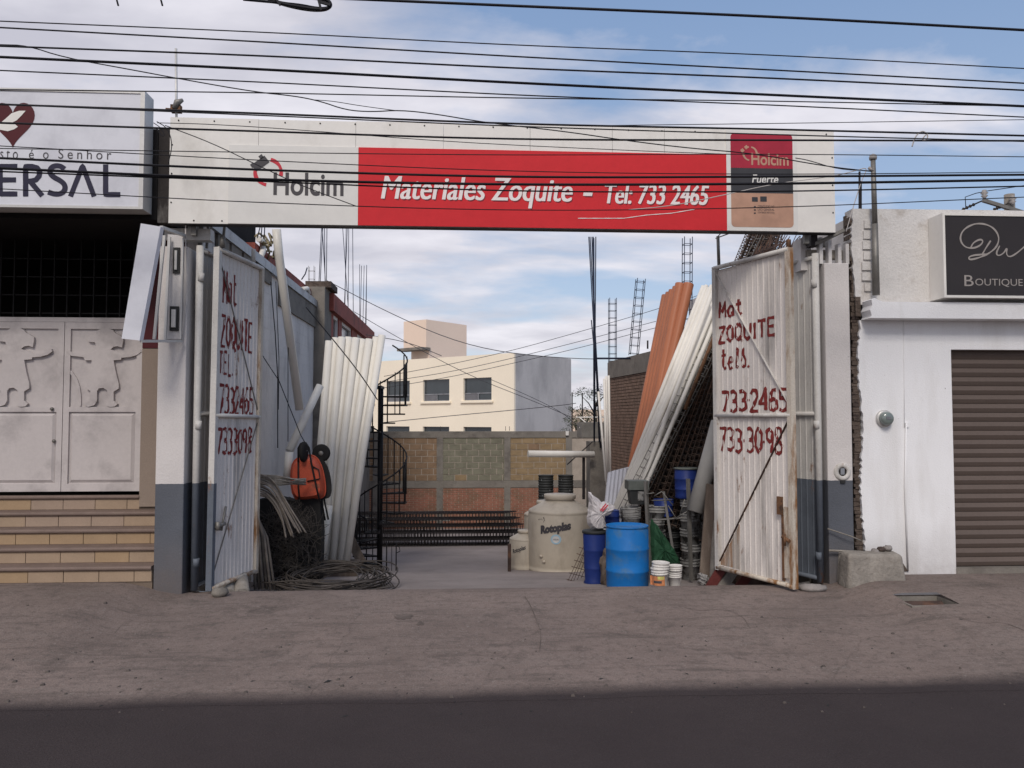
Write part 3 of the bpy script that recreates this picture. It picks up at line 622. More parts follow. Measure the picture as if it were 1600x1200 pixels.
q = MB(); q.box(xa, xb, Y2, Y2 + .002, z1_ + .001, z2 - .001); q.build('bag_middle', 'bag_dark', sn)
flatpoly([p for p in pts if p[1] < z1_ and p[0] < (xa + xb) / 2] + [p for p in pts if p[1] < z1_ and p[0] > (xa + xb) / 2] + [(xb, z1_), (xa, z1_)], Y2, 'bag_bottom', 'bag_tan')
Y3 = Y2 - .002
stext('Holcim', (1174, 258), (1232, 240), 'bag_tan', sn, Y3, bold=.02)
stext('Fuerte', (1175, 286), (1216, 273), 'sign_print', sn, Y3, shear=.2, bold=.015)
b = MB(); c = A(1172, 240, Y3); f3 = lambda x, z: V((x, Y3, z))
for a0, a1 in ((80, -15), (125, 100), (175, 262)): ribbon(b, arc(c.x, c.z, .085, .085, a0, a1, 8), .011, f3)
for (u, v) in ((1160, 235), (1166, 230)):
    p = A(u, v, Y3); s = .035; ca, sa = cos(rad(38)) * s, sin(rad(38)) * s
    b.add([(p.x + ca * i_ - sa * j_, Y3, p.z + sa * i_ + ca * j_) for i_, j_ in ((-.6, -.6), (.6, -.6), (.6, .6), (-.6, .6))], [(0, 1, 2, 3)])
b.build('logo', 'bag_tan', sn)
b = MB()
for (u, v, w2, h2) in ((1175, 308, 9, 7), (1188, 307, 10, 8), (1178, 322, 3, 2), (1178, 327, 3, 2), (1178, 332, 3, 2)):
    p = A(u, v + h2, Y3); s = A(u + w2, v, Y3); b.box(p.x, s.x, Y3, Y3 + .001, p.z, s.z)
b.build('bag_pictogram', 'bag_dark', sn)
for i, (u, v, t_) in enumerate(((1184, 324, 'CEMENTO PORTLAND'), (1184, 329, 'USO GENERAL'), (1184, 334, 'CONTENIDO NETO 50 kg'))):
    stext(t_, (u, v), (u + 26, v - 3), 'bag_dark', sn, Y3)
# scratch on the red banner
b = MB(); ribbon(b, [(A(u, v, Y2 - .002).x, A(u, v, Y2 - .002).z) for u, v in ((903, 341), (940, 341), (975, 341), (1010, 336), (1050, 333), (1085, 327))], .004, lambda x, z: V((x, Y2 - .002, z))); b.build('scratch', 'text_white', sn)
# steel structure behind the sign
for (u, v) in ((300, 0), (560, 0), (800, 0), (1040, 0), (1262, 0)):
    b = MB(); xx = X_at(u, .05); b.box(xx - .03, xx + .03, Yb + .101, Yb + .161, sz0 - (.0 if 300 < u < 1262 else .12), sz1 - .05); b.build('back_post', 'steel_pale', sn)
b = MB(); b.box(sx0 + .02, sx1_ - .02, Yb + .162, Yb + .222, sz0 + .02, sz0 + .09); b.build('back_rail', 'steel_pale', sn)
b = MB(); b.box(sx0 + .02, sx1_ - .02, Yb + .162, Yb + .222, sz1 - .15, sz1 - .08); b.build('back_rail', 'steel_pale', sn)

# ================================================================== GATE LEAVES
HG = 4.17
def corr(x):       # box-rib profile, pitch 10 cm, depth 14 mm
    t = (x / .10) % 1.0
    return -.009 * (sst(.36, .44, t) * (1 - sst(.56, .64, t)))
def sheet_corr(wd, z0, z1):
    b = MB(); xs_ = []; x = .05
    while x < wd - .05: xs_.append(x); x += .0125
    xs_.append(wd - .05); vs = []; 
    for z in (z0, z1):
        for x in xs_: vs.append((x, corr(x), z))
    n = len(xs_); b.add(vs, [(i, i + 1, n + i + 1, n + i) for i in range(n - 1)]); 
    b.add([(x, y + .003, z) for x, y, z in vs], [(n + i, n + i + 1, i + 1, i) for i in range(n - 1)])
    return b
def rail(p, q, r): b = MB(); b.tube([p, q], r, 10); return b
def leaf(nm, label, wd, m_near, m_far, rot_in=None, near_right=True):
    t = local_thing(nm, label, 'gate', None)
    sheet_corr(wd, .08, HG - .05).build('corrugated_sheet', 'gate_sheet', t)
    for side, m_ in ((0, m_far if near_right else m_near), (1, m_near if near_right else m_far)):
        x0 = 0 if side == 0 else wd - .07; b = MB(); b.box(x0, x0 + .07, -.045, .03, .03, HG); b.build('post', m_, t)
    for z, r in ((HG - .02, .03), (2.12, .026), (.06, .028)):
        rail((.02, -.025, z), (wd - .02, -.025, z), r).build('rail', 'gate_frame' if z > 1 else 'gate_rust', t)
    return t
GL = V((-3.04, 0.0)); GLf = V((-2.80, 1.23)); wL = (GLf - GL).length
gl = leaf('gate_leaf', 'left inner gate leaf of white corrugated steel with red hand-painted lettering', wL, 'gate_band', 'gate_rust', near_right=False)
aL = atan2(GLf.y - GL.y, GLf.x - GL.x)
GRf = V((3.45, 1.02)); GR = V((3.985, -.32)); wR = (GR - GRf).length; aR = atan2(GR.y - GRf.y, GR.x - GRf.x)
gr = leaf('gate_leaf', 'right inner gate leaf with ZOQUITE in red letters and rust in its lower corner', wR, 'gate_rust', 'gate_frame')
def on_leaf(org, ang, px, py):   # pixel -> (u, z) on the leaf plane
    d = ray(px, py); U = V((cos(ang), sin(ang), 0)); nrm = V((sin(ang), -cos(ang), 0)); o = V((org.x, org.y, 0))
    t = (o - CAM).dot(nrm) / d.dot(nrm); p = CAM + d * t
    return ((p - o).dot(U), p.z)
GLY = {
 '7': [[(0, 1), (1, 1), (.35, 0)]], '3': [[(.05, .95), (.5, 1), (.95, .85), (.8, .58), (.4, .52)], [(.4, .52), (.9, .45), (1, .15), (.5, 0), (.0, .08)]],
 '2': [[(.05, .8), (.3, 1), (.8, .95), (.95, .7), (.5, .3), (0, 0), (1, 0)]], '4': [[(.8, 0), (.8, 1), (0, .3), (1, .3)]],
 '6': [[(.9, .95), (.4, .95), (.05, .5), (.1, .1), (.5, 0), (.95, .15), (.95, .45), (.5, .55), (.1, .45)]],
 '5': [[(.95, 1), (.15, 1), (.1, .58), (.6, .6), (.95, .4), (.9, .1), (.45, 0), (0, .08)]],
 '0': [[(.5, 1), (.1, .8), (.05, .25), (.45, 0), (.9, .2), (.95, .75), (.5, 1)]],
 '9': [[(.9, .55), (.5, .45), (.1, .6), (.1, .9), (.5, 1), (.9, .85), (.9, .4), (.75, 0)]],
 '8': [[(.5, .52), (.1, .72), (.2, .95), (.5, 1), (.85, .93), (.9, .7), (.5, .52), (.05, .3), (.15, .05), (.5, 0), (.9, .08), (.95, .3), (.5, .52)]],
 'M': [[(0, 0), (.1, 1), (.5, .35), (.9, 1), (1, 0)]], 'a': [[(.85, .6), (.4, .65), (.1, .4), (.15, .05), (.5, 0), (.85, .25)], [(.85, .65), (.85, 0)]],
 't': [[(.4, 1), (.35, .15), (.6, 0), (.9, .1)], [(.05, .68), (.85, .72)]], 'Z': [[(.05, 1), (.95, 1), (.0, 0), (1, 0)]],
 'O': [[(.5, 1), (.08, .75), (.08, .25), (.5, 0), (.92, .25), (.92, .75), (.5, 1)]], 'Q': [[(.5, 1), (.08, .75), (.08, .25), (.5, 0), (.92, .25), (.92, .75), (.5, 1)], [(.55, .25), (1.05, -.1)]],
 'U': [[(.05, 1), (.08, .2), (.5, 0), (.9, .2), (.95, 1)]], 'I': [[(.5, 1), (.5, 0)]], 'T': [[(0, 1), (1, 1)], [(.5, 1), (.5, 0)]],
 'E': [[(.95, 1), (.1, 1), (.1, 0), (1, 0)], [(.1, .52), (.8, .52)]], 'L': [[(.1, 1), (.1, 0), (.9, 0)]],
 'e': [[(.1, .32), (.85, .4), (.75, .62), (.35, .62), (.1, .3), (.35, 0), (.9, .1)]], 'l': [[(.3, 0), (.5, 1), (.75, .9), (.35, .1), (.7, 0)]],
 's': [[(.1, .3), (.5, .95), (.45, .6), (.8, .35), (.75, .05), (.4, 0), (.2, .12)]], '.': [[(.35, .0), (.5, .06), (.6, .0)]], '-': [[(.38, .5), (.62, .5)]], "'": [[(.5, .55), (.5, .45)]]}
def paint(par, org, ang, body, p0, p1, wd, m='red_paint', widths=None):
    # text between two pixels (lower-left, upper-right) on the leaf; letter width equal in the leaf plane
    b = MB(); n = len(body); (u0, z0), (u1, z1) = on_leaf(org, ang, *p0), on_leaf(org, ang, *p1); wt = [{'-': .45, "'": .28, '.': .4, 'I': .6}.get(c_, 1) for c_ in body]; W1 = (u1 - u0) / sum(wt)
    for i, ch_ in enumerate(body):
        W = W1 * wt[i]; h = (z1 - z0) * random.uniform(.95, 1.04); a = u0 + W1 * sum(wt[:i]) + W * .1; ww = W * .80; zz = z0 + random.uniform(-.012, .012)
        for s_ in GLY.get(ch_, []):
            ribbon(b, [(a + x * ww, zz + y * h) for x, y in s_], wd, lambda x, z: V((x, corr(x) - .0032, z)))
    b.build('painted_lettering', m, par)
# right leaf
oR = (GRf, aR)
paint(gr, *oR, 'Mat', (1123, 497), (1162, 466), .021)
paint(gr, *oR, 'ZOQUITE', (1122, 536), (1213, 497), .021)
paint(gr, *oR, 'tels.', (1127, 577), (1172, 541), .017)
paint(gr, *oR, "733'2465", (1127, 643), (1232, 607), .023)
paint(gr, *oR, "733-30'98", (1124, 704), (1224, 670), .021)
oL = (GL, aL)
paint(gl, *oL, 'Mat', (344, 470), (367, 428), .017)
paint(gl, *oL, 'ZOQUITE', (341, 540), (392, 503), .018)
paint(gl, *oL, 'TEL.', (338, 583), (362, 552), .017)
paint(gl, *oL, '7332465', (339, 646), (394, 606), .019)
paint(gl, *oL, '7333098', (336, 710), (392, 668), .019)
# braces
def brace(par, w_, z0, z1, up_, m, th_=.03):
    b = MB(); b.bar((.05 if up_ else .05, -.017, z0), (w_ - .06, -.017, z1), .006, th_, up=V((0, 1, 0))); b.build('brace', m, par)
brace(gr, wR, HG - .08, 2.25, True, 'gate_frame'); brace(gr, wR, .12, 2.08, True, 'steel_rusty')
brace(gl, wL, HG - .1, 2.2, True, 'steel_pale', .014); brace(gl, wL, .15, 2.05, True, 'steel_pale', .014)
# stain patch: rusted sheet triangle below the brace (right leaf)
b = MB(); vs = []; xs_ = [.06 + i * .0125 for i in range(33)]
for x in xs_: vs.append(V((x, corr(x) - .0018, .10)))
for x in xs_: vs.append(V((x, corr(x) - .0018, .13 + min((x - .05) / (wR - .11), 1) * 1.9 - .02)))
n = len(xs_); b.add(vs, [(i, i + 1, n + i + 1, n + i) for i in range(n - 1)])
MT['rust_wash'] = mat('rust_wash', (.40, .36, .32), .7, .1, 4, .2, 35, col2=(.30, .14, .05), s2=7, lo=.42, hi=.58, stretch=9, fine=.1)
b.build('rust_stain', 'rust_wash', gr)
b = MB(); b.box(wR - .26, wR - .18, -.05, -.02, .9, 1.12); b.build('lock_plate', 'rust', gr)
b = MB(); b.box(wR - .20, wR - .165, -.035, -.016, .1, .9); b.build('bolt_rod', 'rust', gr)
b = MB(); b.box(wR - .163, wR - .072, -.030, -.016, .14, 1.0); b.build('kick_plate', 'gate_rust', gr)
b = MB(); b.tube([(wR - .16, -.06, .64), (wR - .04, -.065, .60)], .022, 8); b.tube([(wR - .1, -.08, .68), (wR - .1, -.08, .54)], .016, 8); b.build('latch', 'rust', gr)
b = MB(); b.tube([(.05, -.07, .78), (.24, -.07, .80)], .025, 8); b.tube([(.2, -.05, .72), (.3, -.05, 1.0)], .016, 8); b.tube([(.06, -.08, .74), (.06, -.08, .84)], .03, 8); b.build('latch', 'steel_pale', gl)
b = MB(); b.tube([(.04, -.06, HG), (.04, -.06, HG + .14)], .035, 8); b.build('hinge_pin', 'steel_pale', gl)
b = MB(); b.tube([(wR - .035, -.01, HG), (wR - .035, -.01, HG + .1)], .03, 8); b.build('hinge_pin', 'rust', gr)
b = MB(); b.tube([(.1, 0, HG), (.085, 0, HG + .42)], .022, 8); b.tube([(.04, -.0, HG + .40), (.34, 0, HG + .41)], .008, 6); b.tube([(.09, 0, HG + .42), (.5, .1, HG + .72)], .007, 6); b.build('upright_bar', 'steel_pale', gr)
b = MB(); b.tube([(wL - .25, 0, HG), (wL - .25, 0, HG + .2)], .03, 8); b.build('upright_bar', 'gate_frame', gl)
place(gl, (GL.x, GL.y, 0), (0, rad(.9), aL)); place(gr, (GRf.x, GRf.y, 0), (0, 0, aR))
# folded outer leaves hinged on posts at the pillars
def outer(nm, label, w_, loc, ang, near_left):
    t = local_thing(nm, label, 'gate')
    b = sheet_corr(w_, .08, HG - .05); b.build('corrugated_sheet', 'gate_band', t)
    b = MB(); b.tube([(.042 if near_left else w_ - .042, -.01, .02), (.042 if near_left else w_ - .042, -.01, HG + .02)], .044, 14); b.build('post', 'gate_band', t)
    b = MB(); b.box(w_ - .06, w_, -.04, .03, .02, HG) if near_left else b.box(0, .06, -.04, .03, .02, HG); b.build('post', 'gate_band', t)
    for z in (HG - .03, 2.14, .07): rail((.02, -.02, z), (w_ - .02, -.02, z), .028).build('rail', 'gate_band', t)
    for z in (2.0, .35, 3.8):
        xx = .03 if near_left else w_ - .04; b = MB(); b.tube([(xx, -.035, z - .05), (xx, -.035, z + .05)], .04, 10); b.build('hinge', 'gate_band', t)
    return place(t, loc, (0, 0, ang))
outer('gate_leaf', 'left outer gate leaf folded back behind the lettered one, white over grey', 1.2, (X_at(305, .08), .08, 0), rad(80), True)
ar = atan2(-1.25, .52)
o_ = outer('gate_leaf', 'right outer gate leaf folded back beside the pillar, white over grey', 1.3, (X_at(1282, .08) - 1.3 * cos(ar), .08 - 1.3 * sin(ar), 0), ar, False)

# broken light box on left pillar
Yq = -.04
lb = thing('broken_light_box', 'opened white light box hanging on the left pillar with its cover swung out', 'light box', (X_at(270, Yq), Yq, Z_at(270, 535, Yq)))
def pbox(pts4, y0, y1, name, m, par):
    q = MB(); q.prism([(A(u, v, y0).x, A(u, v, y0).z) for u, v in pts4], y0, y1); return q.build(name, m, par)
pbox([(256, 530), (282, 530), (286, 368), (262, 366)], Yq, Yq + .02, 'back_panel', 'white_wall', lb)
c4 = [A(190, 529, -.75), A(218, 532, -.75), A(251, 354, -.75), A(220, 349, -.75)]
b = MB(); off = V((.02, .05, 0)); b.hexa([c4[0], c4[1], c4[1] + off, c4[0] + off], [c4[3], c4[2], c4[2] + off, c4[3] + off]); b.build('cover', 'lightbox', lb)
def bb(p, q, r, m, name='frame_bar'):
    b = MB(); b.bar(p, q, r); return b.build(name, m, lb)
bb(A(252, 355, -.72), A(288, 368, Yq - .02), .035, 'alu'); bb(A(220, 533, -.72), A(284, 533, Yq - .03), .03, 'alu')
bb(A(257, 368, -.3), A(241, 530, -.3), .03, 'alu'); bb(A(265, 370, -.1), A(258, 531, -.1), .03, 'alu'); bb(A(286, 372, -.08), A(282, 530, -.08), .018, 'alu')
bb(A(290, 350, -.05), A(291, 452, -.05), .012, 'cable_pale', 'wire'); bb(A(291, 452, -.05), A(284, 530, -.05), .012, 'cable_pale', 'wire')
for (u0, v0, u1, v1) in ((271, 389, 279, 424), (266, 481, 277, 514)):
    p = A(u0, v1, Yq - .03); q = A(u1, v0, Yq - .03); b = MB(); b.box(p.x - .012, q.x + .012, Yq - .022, Yq - .001, p.z - .02, q.z + .02); bl = b.build('ballast', 'ballast', lb)
    b = MB(); b.box(p.x + .014, q.x - .014, Yq - .045, Yq - .023, p.z + .02, q.z - .02); b.build('ballast_cover', 'alu', bl)
b = MB(); p = A(283, 372, .1); b.box(p.x - .2, p.x + .35, .1, .25, p.z - .02, p.z + .12); tag(b.build('short_beam', 'gate_frame'), 'short white steel beam on top of the left gate pillar', 'beam')
for u, v0, v1, r in ((313, 385, 352, .05), (323, 388, 352, .028), (349, 372, 352, .03)):
    b = MB(); b.bar(A(u, v0, .45), A(u + 3, v1 - 6, .45), r); tag(b.build('steel_bracket', 'steel_pale'), '%s pale steel bracket joining the sign to the left gate frame' % {313: 'thick left', 323: 'thin middle', 349: 'right'}[u], 'bracket', 'sign brackets at the left gate')

# ================================================================== BOUTIQUE (right)
Yw = .10; Z2 = .10
bt = thing('boutique_building', 'white shop front on the right with brown roller shutter and thick ledge', 'building', (7, Yw, .12))
bx0 = X_at(1341, Yw); shx = X_at(1487, Yw); sht = Z_at(1487, 546, Yw)
zl1, zl0 = Z_at(1400, 472, Yw - .24), Z_at(1400, 497, Yw - .24); ztop = Z_at(1400, 327, Yw)
def ragged(x0, z0, z1, amp, step=.05):
    r = []; z = z0
    while z < z1: r.append((x0 + random.uniform(-amp, amp) + .02 * sin(z * 4), z)); z += step
    r.append((x0, z1)); return r
b = MB(); edge = ragged(bx0 + .03, .02, zl0, .014, .04)
b.prism([(shx, .02)] + [(shx, zl0)] + edge[::-1], Yw, Yw + .22); b.build('wall', 'bright_wall', bt)
b = MB(); b.box(shx, 10.5, Yw, Yw + .22, sht, zl0); b.build('wall', 'bright_wall', bt)
b = MB(); b.box(bx0 + .1, 10.5, Yw + .23, Yw + 8, -.2, ztop - .02); b.build('building_mass', 'white_wall', bt)
b = MB(); e2 = ragged(bx0 + .02, zl0 + .01, zl0 + .35, .03, .05)
b.prism([(10.5, zl0), (10.5, zl1)] + [(bx0 + .22, zl1 + .004), (bx0 + .15, zl1 + .03), (bx0 + .11, zl1 + .05), (bx0 + .07, zl1 + .03), (bx0 + .08, zl1 - .04), (bx0 + .05, zl1 - .1), (bx0 + .07, zl0 + .03), (bx0 + .05, zl0)], Yw - .24, Yw - .0); b.build('ledge', 'bright_wall', bt)
b = MB(); xp = X_at(1334, Yw); e3 = ragged(xp + .03, zl1 - .0, ztop, .012, .04); b.prism([(10.5, zl1), (10.5, ztop - .03), (7.0, ztop + .01), (xp + .05, ztop)] + e3[::-1], Yw + .001, Yw + .21); b.build('parapet', 'parapet', bt)
# exposed brick ends along the left edge
b = MB(); z = .1
while z < ztop - .1:
    h = random.uniform(.025, .06); xo = random.uniform(-.008, .02); b.box(X_at(1334, Yw) + xo, bx0 + .04, Yw + .03 + random.uniform(0, .02), Yw + .15, z, z + h); z += h + random.uniform(.001, .006)
o = b.build('exposed_brick_edge', 'brick_edge', bt); o['kind'] = 'stuff'
b = MB(); b.box(X_at(1335, Yw), bx0 + .12, Yw + .16, Yw + .22, .02, ztop - .05); b.build('mortar_edge', 'brick_edge', bt)
# toothed bricks showing beside the mast on the parapet
z = Z_at(1355, 455, Yw)
for i in range(7):
    q = MB(); x0_ = X_at(1352, Yw); q.box(x0_ + random.uniform(-.03, .02), x0_ + .11, Yw - .022 + random.uniform(-.006, .006), Yw + .0005, z, z + .10); q.build('brick', 'parapet', bt); z += .135
b = MB(); p = A(1352, 470, Yw); q = A(1367, 497, Yw); b.box(xp + .04, bx0 + .05, Yw - .004, Yw + .0, zl0 + .05, zl1 + .1); b.build('bare_mortar_patch', 'brick_edge', bt)
# shutter
sh = []
zs_ = Z_at(1550, 884, Yw + .12); n = 24; ph = (sht - .0 - zs_) / n
xs1 = 10.2
for i in range(n):
    q = MB(); z = zs_ + i * ph; y = Yw + .12; pr = [(y, z + .002), (y - .010, z + ph * .18), (y - .026, z + ph * .5), (y - .010, z + ph * .82), (y, z + ph - .002), (y + .004, z + ph - .002), (y + .004, z + .002)]
    m_ = len(pr); q.add([(shx - .01, a, c) for a, c in pr] + [(xs1, a, c) for a, c in pr], [tuple(range(m_)), tuple(range(2 * m_ - 1, m_ - 1, -1))] + [(k_, k_ + m_, (k_ + 1) % m_ + m_, (k_ + 1) % m_) for k_ in range(m_)], False)
    q.build('shutter_slat', 'shutter', bt)
b = MB(); b.box(shx - .01, 10.3, Yw + .13, Yw + .2, .0, sht + .02); b.build('shutter_backing', 'hole', bt)
b = MB(); b.box(shx, 10.3, Yw - .02, Yw + .12, .05, zs_ - .006); b.build('threshold', 'concrete', bt)
# conduit and crack line
b = MB(); b.tube([A(1412, 497, Yw - .008), A(1413, 600, Yw - .008), A(1413, 668, Yw - .008)], .004, 5); b.tube([A(1416, 662, Yw - .015), A(1414, 760, Yw - .012), A(1419, 892, Yw - .02)], .011, 6); b.build('conduit', 'bright_wall', bt)
b = MB(); p = A(1416, 664, Yw); b.box(p.x - .02, p.x + .025, Yw - .02, Yw - .001, p.z - .03, p.z + .03); b.build('conduit_clip', 'bright_wall', bt)
# broken base of wall
b = MB(); pts = [(1341, 868), (1352, 862), (1362, 868), (1372, 866), (1384, 856), (1390, 862), (1404, 868), (1414, 884), (1420, 893), (1340, 896)]
b.prism([(A(u, v, Yw - .02).x, A(u, v, Yw - .02).z) for u, v in pts], Yw - .012, Yw - .001); b.build('broken_plaster', 'brick_edge', bt)
# round meter
p = A(1381, 654, Yw); em = thing('electricity_meter', 'round electricity meter with glass dome on the white shop wall', 'meter', (p.x, Yw, p.z - .1))
b = MB(); b.lathe([(.11, 0), (.112, .02), (.10, .035), (.085, .037), (.001, .037)], 28, cap=False); b.xf(Matrix.Translation((p.x, Yw, p.z)) @ Matrix.Rotation(rad(90), 4, 'X')); b.build('meter_base', 'alu', em)
b = MB(); b.lathe([(.083, .038), (.083, .09), (.07, .108), (.04, .116), (.001, .118)], 28, cap=False); b.xf(Matrix.Translation((p.x, Yw, p.z)) @ Matrix.Rotation(rad(90), 4, 'X')); b.build('meter_dome', 'meter_glass', em)
b = MB(); b.box(p.x - .03, p.x + .03, Yw - .123, Yw - .119, p.z - .01, p.z + .025); b.build('meter_plate', 'galv', em)
# boutique sign
Yz = Yw - .30; bs = thing('boutique_sign', 'black boutique sign box with grey handwritten script and small capitals', 'sign', (7, Yz, 4))
x0 = X_at(1478, Yz); z1_, z0_ = Z_at(1480, 333, Yz), Z_at(1480, 465, Yz)
b = MB(); b.box(x0 + .03, 9.6, Yz, Yw - .004, z0_ + .03, z1_ - .03); b.build('sign_face', 'boutique', bs)
b = MB(); b.box(x0, 9.63, Yz - .012, Yw - .003, z1_ - .03, z1_); b.box(x0, 9.63, Yz - .012, Yw - .003, z0_, z0_ + .03); b.box(x0, x0 + .03, Yz - .012, Yw - .003, z0_ + .03, z1_ - .03); b.build('sign_frame', 'sign_white', bs)
Yt = Yz - .004; b = MB(); ft = lambda x, z: V((x, Yt, z))
def pp(lst): return [(A(u, v, Yt).x, A(u, v, Yt).z) for u, v in lst]
sw = [(1517, 387), (1520, 380), (1528, 375), (1534, 374), (1536, 378), (1531, 384), (1521, 388), (1510, 387), (1503, 381), (1500, 372), (1503, 362), (1512, 354), (1525, 349), (1540, 350), (1552, 356), (1559, 365), (1561, 375), (1557, 386), (1548, 394), (1537, 400), (1525, 404), (1515, 406), (1513, 402), (1520, 399), (1530, 398), (1540, 397)]
def smooth(pts, it=2):
    for _ in range(it):
        o = [pts[0]]
        for a, c in zip(pts, pts[1:]): o += [(a[0] * .75 + c[0] * .25, a[1] * .75 + c[1] * .25), (a[0] * .25 + c[0] * .75, a[1] * .25 + c[1] * .75)]
        pts = o + [pts[-1]]
    return pts
for s_, wd in ((sw, .010), ([(1548, 376), (1540, 388), (1534, 399)], .009), ([(1562, 384), (1556, 396), (1560, 400), (1568, 396), (1574, 386), (1572, 397), (1577, 402), (1587, 397), (1600, 386), (1612, 376), (1604, 398)], .009), ([(1604, 398), (1616, 378), (1622, 376), (1620, 398), (1634, 380), (1640, 400), (1652, 396)], .009), ([(1668, 378), (1658, 384), (1656, 396), (1668, 398), (1674, 380), (1672, 398), (1684, 394)], .009)):
    ribbon(b, pp(smooth(s_)), wd, ft)
b.build('script_lettering', 'boutique_txt', bs)
stext('B', (1507, 447), (1521, 430), 'boutique_txt', bs, Yt); stext('OUTIQUE', (1524, 448), (1598, 436), 'boutique_txt', bs, Yt)
b = MB(); p = A(1462, 391, Yw); b.box(p.x - .03, p.x + .03, Yw - .03, Yw, p.z - .03, p.z + .03); tag(b.build('junction_box', 'steel_pale'), 'small rusty junction box beside the boutique sign', 'box')
# mast
b = MB(); pts = [A(1369, 461, Yw - .1), A(1367, 350, Yw - .1), A(1364, 246, Yw - .1)]; ms = thing('service_mast', 'slender grey service mast on the shop parapet carrying cables', 'pole', tuple(pts[0]))
b.tube([pts[0], pts[1]], [.045, .037], 10); b.tube([pts[1], pts[2]], [.034, .03], 10); b.build('pole', 'steel_pale', ms)
b = MB(); b.lathe([(.045, -.03), (.05, .0), (.04, .03), (.001, .05)], 10, c=pts[2]); b.build('cap', 'ceramic', ms)
b = MB(); b.tube([A(1357, 262, Yw - .1), A(1366, 268, Yw - .1)], .02, 8); b.build('insulator', 'ceramic', ms)
b = MB(); b.bar(A(1343, 327, .4), A(1343, 268, .4), .02); b.bar(A(1345, 327, .4), A(1345, 283, .4), .02); tag(b.build('starter_bars', 'steel_dark'), 'two thin rebars rising behind the shop parapet near the mast', 'rebar')
# curb blocks and rubble
gB = G(1360, 903)
def kerb(px0, px1, pyb, pyt, yb, label):
    x0_, x1_ = X_at(px0, yb), X_at(px1, yb); z0_ = min(T(x0_, yb), T(x1_, yb)) - .03; z1_ = Z_at(px0, pyt, yb)
    b = MB(); i_ = .03; b.hexa([(x0_, yb, z0_), (x1_, yb, z0_), (x1_, yb + .3, z0_), (x0_, yb + .3, z0_)], [(x0_ + i_, yb + i_, z1_), (x1_ - i_ * 1.5, yb + i_, z1_ - .02), (x1_ - i_, yb + .28, z1_), (x0_ + i_, yb + .28, z1_)])
    o = b.build('concrete_block', 'concrete_pale'); m = o.modifiers.new('edge', 'BEVEL'); m.width = .045; m.segments = 4; tag(o, label, 'block')
kerb(1320, 1413, 903, 866, -.33, 'long rough concrete kerb block lying in front of the white shop wall')
kerb(1306, 1345, 896, 862, .0 - .02, 'smaller concrete block half hidden behind the long kerb block')
def rock(c, s, m, seed, nm='stone'):
    r = random.Random(seed); b = MB(); prof = []
    n, k = 9, 6; vs = []
    for i in range(k + 1):
        f = pi * i / k
        for j in range(n):
            g = 2 * pi * j / n; q = 1 + r.uniform(-.14, .14); vs.append(V((c[0] + s[0] * sin(f) * cos(g) * q, c[1] + s[1] * sin(f) * sin(g) * q, c[2] + s[2] * (1 - cos(f)) / 2 * (1 if i in (0, k) else q))))
    b.add(vs, [(i * n + j, i * n + (j + 1) % n, (i + 1) * n + (j + 1) % n, (i + 1) * n + j) for i in range(k) for j in range(n)], True)
    return b.build(nm, m)
g_ = A(1270, 910, -.25); tag(rock((g_.x, -.25, T(g_.x, -.25) - .02), (.17, .1, .10), 'stone', 3), 'smooth grey stone lying at the foot of the right gate', 'stone')
g_ = A(345, 925, -.1); tag(rock((g_.x, -.15, -.02), (.10, .09, .12), 'concrete', 5), 'brownish stone wedged under the left gate leaf', 'stone')
for i, (u, v, s) in enumerate(((1347, 865, .05), (1355, 864, .04), (1366, 861, .05), (1376, 858, .055), (1386, 857, .06), (1394, 866, .05))):
    p = A(u, v, -.1); tag(rock((p.x, -.12, p.z - .03), (s, .06, s * 1.2), 'brick_edge' if i % 2 else 'stone', 10 + i, 'rubble_piece'), '%s piece of rubble on the concrete kerb block, counted from left' % ['first', 'second', 'third', 'fourth', 'fifth', 'last'][i], 'rubble', 'rubble on the kerb block')
b = MB(); b.tube([A(1293, 826, .0), A(1330, 838, -.05), A(1346, 845, 0)], .008, 6); b.tube([A(1295, 860, -.02), A(1345, 862, -.02)], .014, 6); tag(b.build('bent_pipe', 'concrete_pale'), 'thin bent pipes crossing the foot of the right pillar', 'pipe')
# drain pit in the pavement
zp = pave(HX0, HY0); dr = thing('drain_pit', 'small square drain pit with broken cover sunk in the right pavement', 'drain', ((HX0 + HX1) / 2, (HY0 + HY1) / 2, zp - .1))
b = MB(); h = .35
for (a, c, d_, e) in ((HX0 - .03, HX1 + .03, HY1, HY1 + .03), (HX0 - .03, HX1 + .03, HY0 - .03, HY0), (HX0 - .03, HX0, HY0, HY1), (HX1, HX1 + .03, HY0, HY1)): b.box(a, c, d_, e, zp - h, zp + .012)
b.build('pit_wall', 'concrete', dr)
b = MB(); b.box(HX0 - .03, HX1 + .03, HY0 - .03, HY1 + .03, zp - h - .03, zp - h); b.build('pit_floor', 'hole', dr)
b = MB(); b.hexa([(HX0 + .05, HY0 + .0, zp - .10), (HX1 - .12, HY0 + .0, zp - .10), (HX1 - .04, HY1 - .16, zp - .03), (HX0 + .05, HY1 - .16, zp - .03)], [(HX0 + .05, HY0 + .0, zp - .07), (HX1 - .12, HY0 + .0, zp - .07), (HX1 - .04, HY1 - .16, zp - .0), (HX0 + .05, HY1 - .16, zp - .0)]); b.build('broken_cover', 'steel_rusty', dr)
